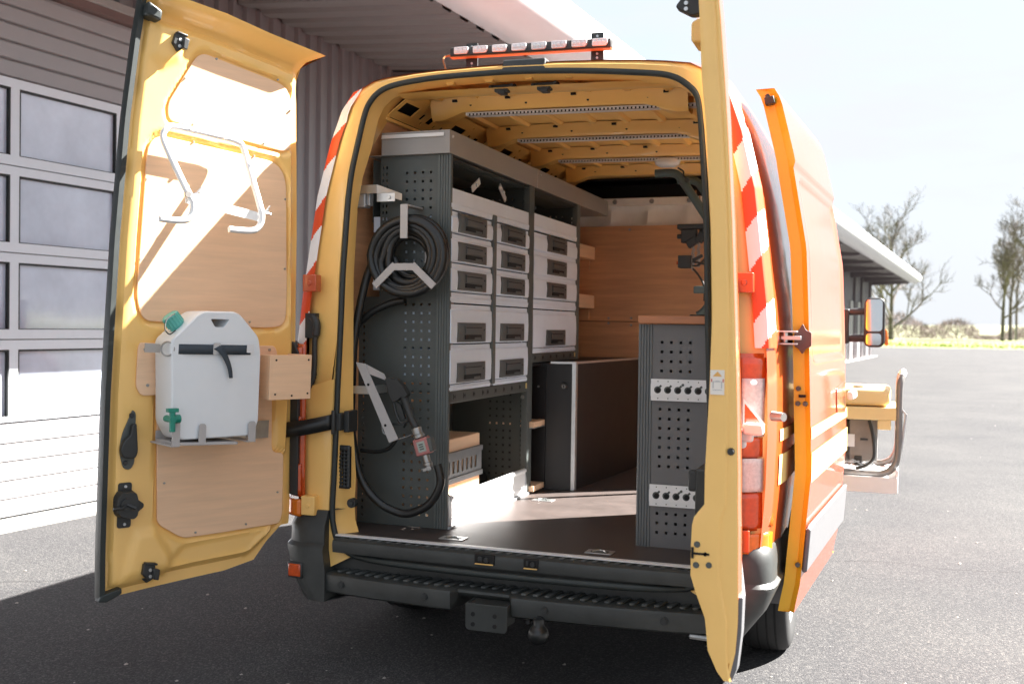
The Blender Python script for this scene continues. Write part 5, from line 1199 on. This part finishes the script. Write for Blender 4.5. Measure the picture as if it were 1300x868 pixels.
# lower aluminium drop front and base
b = M(); b.box(XF-.012, XF-.002, .33, 1.318, .572, .682); b.box(XF-.004, XF+.001, .34, 1.315, .600, .604); b.tube([(XF-.006, .33, .690), (XF-.006, 1.320, .690)], .012, 12); build('drop_front', b, ALUW, su, smooth=40)
b = M(); b.extr([(XF-.014, .575), (XF+.004, .575), (XF+.004, .640), (XF-.002, .70), (XF-.014, .712)], lambda x, z: (x, .300, z), lambda x, z: (x, .335, z)); b.extr([(XF-.014, .575), (XF+.004, .575), (XF+.004, .640), (XF-.002, .69), (XF-.014, .70)], lambda x, z: (x, 1.318, z), lambda x, z: (x, 1.330, z)); build('front_bracket', b, GALV, su, bevel=.002)
b = M(); b.box(XF-.10, XF+.012, .298, 1.345, .5605, .571); b.box(-.84, XF-.10, .298, 1.345, .5605, .568); build('base_rail', b, GALV, su, bevel=.001)
# crate in the lower bay
cr_t = thing('storage_box', 'plywood box with a perforated steel rail in the lower bay', 'box', (-.60, .62, .568))
b = M(); b.box(-.80, -.47, .40, .83, .569, .93); b.box(-.796, -.474, .404, .826, .93, .932); build('box_body', b, PLY, cr_t, bevel=.002)
H = [(.425+k*.054, .425+k*.054+.024, .775, .83) for k in range(7)]
b = M(); b.perf(lambda u, v: (-.462, u, v), .40, .835, .755, .85, H, extra_v=(.762, .843)); b.box(-.470, -.455, .40, .835, .85, .872); b.box(-.470, -.455, .40, .835, .733, .755); build('steel_rail', b, mat('rail_grey', (.17, .18, .19), .4, metal=.3, var=.08), cr_t, smooth=0, solid=.003)
b = M()
for h in H: b.box(-.469, -.4675, h[0]+.004, h[1]-.010, h[2]+.006, h[3]-.006)
build('rail_hook', b, VOID, cr_t)['kind'] = 'stuff'

# hose with hook bracket and fuel nozzle
fh = thing('fuel_hose', 'coiled black fuel hose hung on the end of the shelving unit', 'hose', (-.55, .2, 1.55))
b = M(); pts = []
cx, cz = -.548, 1.735
rad_seq = [(.168, .215), (.150, .235), (.128, .235), (.105, .24), (.088, .225), (.100, .195), (.122, .19), (.146, .185), (.163, .17), (.168, .185)]
NTn = len(rad_seq)
for k in range((NTn-1)*28+1):
    f = k/28; i = min(int(f), NTn-2); t = f-i; t = t*t*(3-2*t) if False else t
    r = rad_seq[i][0]*(1-t)+rad_seq[i+1][0]*t; y = rad_seq[i][1]*(1-t)+rad_seq[i+1][1]*t
    a = PI*1.05+2*PI*f
    ex = .008*math.sin(a*1.0+i*1.7)+.005*math.sin(2*a+i)
    pts.append((cx+.004*math.sin(i*2.1)+(r+ex)*math.cos(a), y-.02, cz+.005*math.cos(i*1.3)+(r+ex)*math.sin(a)))
tail = spline([pts[-1], (-.742, .165, 1.64), (-.768, .155, 1.51), (-.790, .15, 1.36), (-.797, .15, 1.20), (-.799, .15, 1.03), (-.783, .15, .90), (-.742, .15, .772), (-.660, .15, .684), (-.555, .15, .645), (-.478, .15, .660), (-.412, .15, .706), (-.372, .15, .787), (-.388, .15, .862)], 8)
b.tube(pts+tail[1:], .0178, 10)
build('hose', b, BLKM, fh, smooth=60)
b = M(); b.tube(spline([(-.58, .215, 1.552), (-.655, .215, 1.535), (-.747, .21, 1.493), (-.813, .205, 1.433), (-.842, .20, 1.37), (-.85, .20, 1.25)], 8), .0165, 10); build('hose', b, BLKM, fh, smooth=60)
b = M(); b.tube(spline([(-.779, .2, .895), (-.699, .2, .893), (-.640, .2, .912), (-.605, .2, .953)], 8), .0085, 8); b.tube([(-.845, .08, 1.24), (-.84, .08, .95), (-.83, .1, .90)], .009, 8); build('drain_tube', b, BLKM, fh)
b = M(); b.box(-.565, -.531, .128, .134, 1.811, 1.955); b.box(-.565, -.531, .134, .285, 1.948, 1.955); build('hose_hook', b, WGRY, su, bevel=.001)
b = M()
for sg, (xa, za), (xb, zb3) in ((-1, (-.588, 1.700), (-.685, 1.610)), (1, (-.509, 1.700), (-.407, 1.608))):
    d = Vector((xb-xa, 0, zb3-za)); L_ = d.length; d.normalize(); n = Vector((-d.z, 0, d.x))
    b.obox(((xa+xb)/2, .131, (za+zb3)/2), (d, (0, 1, 0), n), (L_/2, .003, .0155))
    if sg < 0: b.box(-.590, -.507, .1285, .1335, 1.676, 1.706)
build('hose_hook', b, WGRY, su, bevel=.001)
b = M(); b.box(-.515, -.486, .27, .285, 1.712, 1.830); b.cyl((-.50, .268, 1.79), (-.50, .262, 1.79), .008, 10); build('hook_plate', b, WGRY, su, bevel=.002)
# nozzle
nz_t = M()
ax = Vector((.36, 0, -.93)).normalized(); o0 = Vector((-.548, .15, 1.165)); nxx = Vector((.93, 0, .36))
nz_t.extr(rpoly([(-.632, 1.215), (-.617, 1.222), (-.592, 1.212), (-.579, 1.219), (-.542, 1.180), (-.524, 1.150), (-.537, 1.136), (-.556, 1.140), (-.567, 1.126), (-.592, 1.116), (-.614, 1.155)], .008, 3), lambda x, z: (x, .132, z), lambda x, z: (x, .172, z))
nz_t.tube([(-.560, .152, 1.165), (-.549, .152, 1.14), (-.513, .152, 1.050), (-.488, .15, 1.012)], [.020, .0185, .016, .016], 12)
nz_o = build('nozzle', nz_t, BLK, fh, smooth=40, bevel=.002)
b = M(); b.tube(spline([(-.600, .152, 1.13), (-.592, .152, 1.09), (-.575, .152, 1.045), (-.555, .152, 1.028), (-.522, .152, 1.040)], 5), .006, 6); b.extr([(-.580, 1.118), (-.562, 1.108), (-.540, 1.048), (-.553, 1.042), (-.570, 1.075)], lambda x, z: (x, .145, z), lambda x, z: (x, .160, z)); b.box(-.60, -.54, .14, .165, 1.018, 1.026); build('trigger', b, BLK, nz_o)
def seg(name, a, c, r, m_, parent, n=18):
    bb = M(); bb.tube([a, c], r, n); return build(name, bb, m_, parent, bevel=.002)
p1 = o0+ax*.165
seg('collar', p1, p1+ax*.03, .022, STEEL, nz_o); seg('collar', p1+ax*.03, p1+ax*.045, .025, STEEL, nz_o)
pm = p1+ax*.082+Vector((.004, 0, 0)); a2 = Vector((.30, 0, -.95)).normalized(); n2 = Vector((.95, 0, .30))
b = M(); b.obox(pm, (a2, (0, 1, 0), n2), (.036, .022, .034)); mt2 = build('flow_meter', b, PINK, nz_o, bevel=.006)
b = M(); b.obox(pm+n2*.040, (a2, (0, 1, 0), n2), (.030, .020, .010)); build('meter_cover', b, DGRY, mt2, bevel=.004)
b = M(); b.obox(pm+Vector((0, -.0225, 0))+n2*.002, (a2, (0, 1, 0), n2), (.022, .001, .018)); lc = build('meter_screen', b, LCD, mt2, smooth=0)
b = M()
for k in range(3): b.obox(pm+Vector((0, -.0238, 0))+n2*.002+a2*(-.010+.010*k), (a2, (0, 1, 0), n2), (.003, .0002, .010))
build('screen_digit', b, DGRY, mt2, smooth=0)['kind'] = 'stuff'
q = pm+a2*.036
seg('coupling', q, q+a2*.035, .016, STEEL, nz_o); seg('coupling', q+a2*.035, q+a2*.048, .020, STEEL, nz_o); seg('coupling', q+a2*.048, q+a2*.070, .018, STEEL, nz_o)
b = M(); b.cyl(q+a2*.058+n2*-.02, q+a2*.058+n2*-.035, .006, 8); b.obox(q+a2*.060+Vector((0, -.019, 0)), (a2, (0, 1, 0), n2), (.006, .003, .02)); build('hose_clamp', b, STEEL, nz_o)
# holster plate
d = Vector((.155, 0, -.318)).normalized(); n = Vector((.90, 0, .44)).normalized()
b = M(); b.add([(-.756, .108, 1.284), (-.712, .108, 1.278), (-.552, .108, .966), (-.594, .108, .948)], [(0, 1, 2, 3)]); b.add([(-.712, .108, 1.278), (-.648, .160, 1.235), (-.638, .17, 1.205), (-.690, .108, 1.234)], [(0, 1, 2, 3)])
b.add([(-.552, .108, .966), (-.594, .108, .948), (-.560, .20, .965), (-.520, .20, .98)], [(0, 1, 3, 2)]); hs = build('holster_plate', b, WGRY, su, solid=.003, smooth=0)
b = M()
for (x, z) in ((-.695, 1.190), (-.612, 1.02)): b.cyl((x, .1058, z), (x, .1045, z), .006, 10)
build('plate_hole', b, VOID, hs)['kind'] = 'stuff'
b = M(); b.box(-.838, -.700, .118, .122, 1.148, 1.182); b.box(-.70, -.683, .118, .26, 1.148, 1.182); build('holster_bracket', b, ALU, su, bevel=.001)
b = M(); b.obox((-.64, .16, 1.03), ((.36, 0, -.93), (0, 1, 0), nxx), (.055, .004, .006)); b.tube(spline([(-.645, .16, 1.06), (-.655, .16, 1.02), (-.65, .16, .985), (-.635, .16, .975)], 4), .004, 6); b.obox((-.612, .16, .985), ((.36, 0, -.93), (0, 1, 0), nxx), (.035, .006, .010)); build('spring_catch', b, STEEL, su)

# black locker behind the shelving
bl = thing('black_locker', 'black panelled locker with aluminium edges behind the drawers', 'locker', (-.4, 2.0, .56))
LA_, LB_ = Vector((-.212, 1.580)), Vector((-.10, 2.955)); ld_ = (LB_-LA_).normalized()
b = M(); b.prism([(-.345, 1.552), (LA_.x, LA_.y), (LB_.x, LB_.y), (-.83, 2.955), (-.83, 1.552)], 2, .5605, 1.246); build('locker_body', b, LBLK, bl, bevel=.001)
b = M(); b.prism([(LA_.x-.018, 1.570), (LA_.x+.003, 1.574), (LA_.x+.006, 1.600), (LA_.x-.012, 1.600)], 2, .5605, 1.246); build('edge_profile', b, ALU, bl, bevel=.001)
b = M(); b.prism([(-.345, 1.545), (LA_.x+.002, 1.573), (LA_.x+.0, 1.585), (-.345, 1.558)], 2, 1.246, 1.258); b.prism([(LA_.x-.01, 1.58), (LA_.x+.004, 1.58), (LB_.x+.004, 2.955), (LB_.x-.01, 2.955)], 2, 1.246, 1.258); build('edge_profile', b, ALU, bl, bevel=.001)
b = M(); b.tube([(-.270, 1.562, 1.125), (-.270, 1.552, 1.124)], [.020, .018], 16, mi=0); b.tube([(-.270, 1.553, 1.124), (-.270, 1.548, 1.124)], [.012, .011], 12, mi=1); b.box(-.272, -.268, 1.545, 1.549, 1.116, 1.132, mi=0); build('lock', b, [BLK, STEEL], bl, smooth=40)
b = M(); b.box(-.84, -.40, 1.36, 1.552, .5605, .575); b.box(-.84, -.83, 1.36, 1.552, .575, 1.246); b.box(-.84, -.40, 1.36, 1.552, 1.235, 1.246); b.box(-.84, -.37, 1.543, 1.553, .575, 1.235); build('niche_lining', b, LBLK, bl)
for z in (.912, .572):
    bb = M(); bb.box(-.80, -.372, 1.362, 1.542, z, z+.030); build('niche_shelf', bb, PLY, bl, bevel=.003)
b = M(); b.box(-.80, -.3715, 1.362, 1.542, .907, .9115); build('shelf_bracket', b, ALU, bl)
b = M(); b.cyl((-.41, 1.542, 1.12), (-.41, 1.535, 1.12), .006, 8); build('niche_screw', b, ALU, bl)

# workbench cabinet on the right
wc = thing('workbench_cabinet', 'grey perforated steel cabinet with wooden worktop on the right side', 'cabinet', (.63, .9, .56))
RX0, RX1, RY0, RY1, RZ0, RZ1 = .430, .835, .306, 1.145, .5605, 1.462
H = hole_grid([.526+.0382*k for k in range(4)], [1.390-.0384*k for k in range(4)])+hole_grid([.522+.0382*k for k in range(4)], [1.120-.0384*k for k in range(7)])+hole_grid([.516+.0382*k for k in range(4)], [.698-.0384*k for k in range(3)])
xs_fix = sorted(set(H))
b = M(); b.perf(lambda u, v: (u, RY0, v), .488, RX1, RZ0, RZ1, [h for h in H if h[2] > 1.2]+[]) if False else None
for (za, zb3) in ((1.185, RZ1), (.79, 1.185), (RZ0, .79)):
    b.perf(lambda u, v: (u, RY0, v), .488, RX1, za, zb3, [h for h in H if za < h[2] < zb3])
build('end_panel', b, MGRY, wc, smooth=0, solid=.002)
b = M(); n = 5; w = (.488-RX0)/n; prof = []
for k in range(n): prof += [(RX0+k*w, RY0-.001), (RX0+k*w+w*.15, RY0-.005), (RX0+k*w+w*.8, RY0-.005), (RX0+k*w+w*.95, RY0-.001)]
prof += [(.488, RY0-.001), (.488, RY0+.012), (RX0, RY0+.012)]
b.prism(prof, 2, RZ0, RZ1); build('corner_post', b, mat('post_mid_grey', (.135, .145, .148), .4, var=.04), wc, smooth=0)
b = M(); b.box(RX0, RX0+.003, RY0+.013, RY1, RZ0, RZ1); b.box(RX0+.003, RX1, RY1-.003, RY1, RZ0, RZ1); b.box(RX1-.003, RX1, RY0+.02, RY1-.004, RZ0, RZ1); build('side_panel', b, MGRY, wc)
b = M()
for z in (.95, 1.25, .72): b.box(RX0+.02, RX1-.01, RY0+.03, RY1-.01, z, z+.004)
build('inner_shelf', b, DRAW, wc)
b = M(); b.box(.431, RX1+.02, .280, 1.155, 1.464, 1.497); build('worktop', b, WOOD, wc, bevel=.004)
b = M(); b.tube([(.340+.0, 1.5, 1.505)]*0+[(.55, 1.0, 1.498), (.55, 1.0, 1.512)], [.045, .04], 16); build('worktop_puck', b, BLK, wc)
for zc in (1.199, .773):
    bb = M(); bb.box(.4865, .80, .293, .297, zc+.022, zc+.043); bb.box(.4865, .80, .293, .297, zc-.043, zc-.025)
    bb.perf(lambda u, v: (u, .290, v), .4855, .80, zc-.026, zc+.024, []); 
    rl = build('tool_rail', bb, ALU if False else ALUW, wc, smooth=0, solid=.002)
    for k in range(7):
        x = .514+.0408*k; bb = M(); bb.cyl((x, .2887, zc), (x, .2882, zc), .0145, 18); bb.obox((x+.011, .2884, zc+.014), ((1, 0, 1), (0, 1, 0), (-1, 0, 1)), (.006, .0004, .004)); o = build('keyhole', bb, DGRY, rl, smooth=0)
        bb = M(); bb.cyl((x+.002, .2880, zc-.001), (x+.002, .2876, zc-.001), .0105, 14); build('keyhole_core', bb, VOID, rl, smooth=0)
    bb = M()
    for k in range(7):
        for dz in (.034, -.034): bb.cyl((.515+.0408*k, .2905, zc+dz), (.515+.0408*k, .2895, zc+dz), .0025, 6)
    bb.cyl((.616, .292, zc+.022), (.616, .286, zc+.022), .0055, 8)
    build('rail_pin', bb, DGRY, rl, smooth=0)['kind'] = 'stuff'

# ================================================================== GENERATOR on its slide-out tray
ge = thing('generator', 'pale yellow generator in a tubular frame on a slide-out tray beside the van', 'generator', (1.28, 2.35, .55))
gx0, gx1, gy0, gy1 = 1.02, 1.405, 2.2, 2.75
b = M(); b.box(gx0, gx1-.01, gy0, gy1, 1.035, 1.13); build('fuel_tank', b, GENY, ge, bevel=.03, seg=4)
b = M(); b.box(gx0, 1.432, gy0-.01, gy1, .960, 1.030); b.box(1.33, 1.40, gy0-.008, gy0+.06, .908, .960); build('control_panel', b, GENY, ge, bevel=.006)
b = M(); b.tube([(1.225, 2.3, 1.128), (1.225, 2.3, 1.142)], [.03, .03], 16); build('tank_cap', b, BRNM, ge)
b = M(); b.tube([(1.0, 2.45, .82), (1.30, 2.45, .82)], [.125, .125], 24); b.box(1.18, 1.33, 2.28, 2.5, .72, .955); b.tube([(1.30, 2.45, .82), (1.325, 2.45, .82)], [.11, .08], 24); build('engine', b, BRNM, ge, smooth=40, bevel=.006)
b = M(); b.box(1.15, 1.21, 2.275, 2.285, .80, .87); build('engine_label', b, PAPR, ge)
b = M(); b.box(1.21, 1.25, 2.27, 2.32, .70, .75); build('valve', b, BLK, ge, bevel=.003)
b = M(); b.cyl((1.24, 2.26, .845), (1.28, 2.26, .845), .006, 8); build('engine_switch', b, BLK, ge, bevel=.001)
b = M(); b.tube(spline([(1.285, 2.25, .955), (1.305, 2.24, .88), (1.315, 2.24, .80), (1.31, 2.24, .74), (1.27, 2.24, .70), (1.22, 2.24, .685)], 6), .009, 8); build('cable', b, BLK, ge)
b = M()
for k in range(5): b.tube(spline([(1.15+.02*k, 2.26+.02*k, .69), (1.20+.025*k, 2.25+.02*k, .73-.01*k), (1.26, 2.26+.02*k, .70+.012*k), (1.33, 2.3, .69)], 5), .0035, 5)
build('wire', b, GALV, ge)
for yy in (2.2, 2.72):
    bb = M(); bb.tube(spline([(1.0, yy, .665), (1.30, yy, .665), (1.37, yy, .672), (1.415, yy, .705), (1.437, yy, .77), (1.440, yy, .90), (1.440, yy, 1.10), (1.443, yy, 1.165), (1.452, yy+.02*(1 if yy < 2.5 else -1), 1.20)], 6), .019, 10); build('frame_tube', bb, BRNM, ge, smooth=60)
b = M(); b.tube(spline([(1.452, 2.22, 1.20), (1.460, 2.3, 1.215), (1.460, 2.62, 1.215), (1.452, 2.70, 1.20)], 5), .017, 10); build('frame_handle', b, GALV, ge, smooth=60)
b = M(); b.obox((1.455, 2.2, 1.02), ((.6, 0, -.8), (0, 1, 0), (.8, 0, .6)), (.03, .006, .005)); b.cyl((1.452, 2.2, .78), (1.475, 2.2, 1.0), .007, 6); build('latch_rod', b, GALV, ge)
b = M(); b.box(.75, 1.43, 2.12, 2.80, .585, .65); b.box(.75, 1.438, 2.114, 2.119, .572, .66); b.box(1.4305, 1.442, 2.122, 2.80, .575, .70); build('slide_tray', b, ALUW, van, bevel=.004)
# small stones and scraps on the yard
rnd = random.Random(12); b = M()
for i in range(420):
    a = rnd.uniform(-.6, 1.0); d_ = 3+rnd.random()**1.5*22; x = 1.4+d_*math.sin(a-.35)*1.2; y = -3.9+d_*math.cos(a-.35)
    r = rnd.uniform(.004, .012); n_ = 5
    vs = [(x+r*math.cos(2*PI*k/n_+i)*rnd.uniform(.7, 1.2), y+r*math.sin(2*PI*k/n_+i)*rnd.uniform(.7, 1.2), .002) for k in range(n_)]+[(x+r*.2, y, r*.8)]
    b.add(vs, [(k, (k+1) % n_, n_) for k in range(n_)])
o = build('grit', b, mat('pale_grit', (.30, .28, .25), .8, var=.3, nscale=3), smooth=0); o['kind'] = 'stuff'; tag(o, 'scattered pale grit lying on the asphalt yard', 'grit')
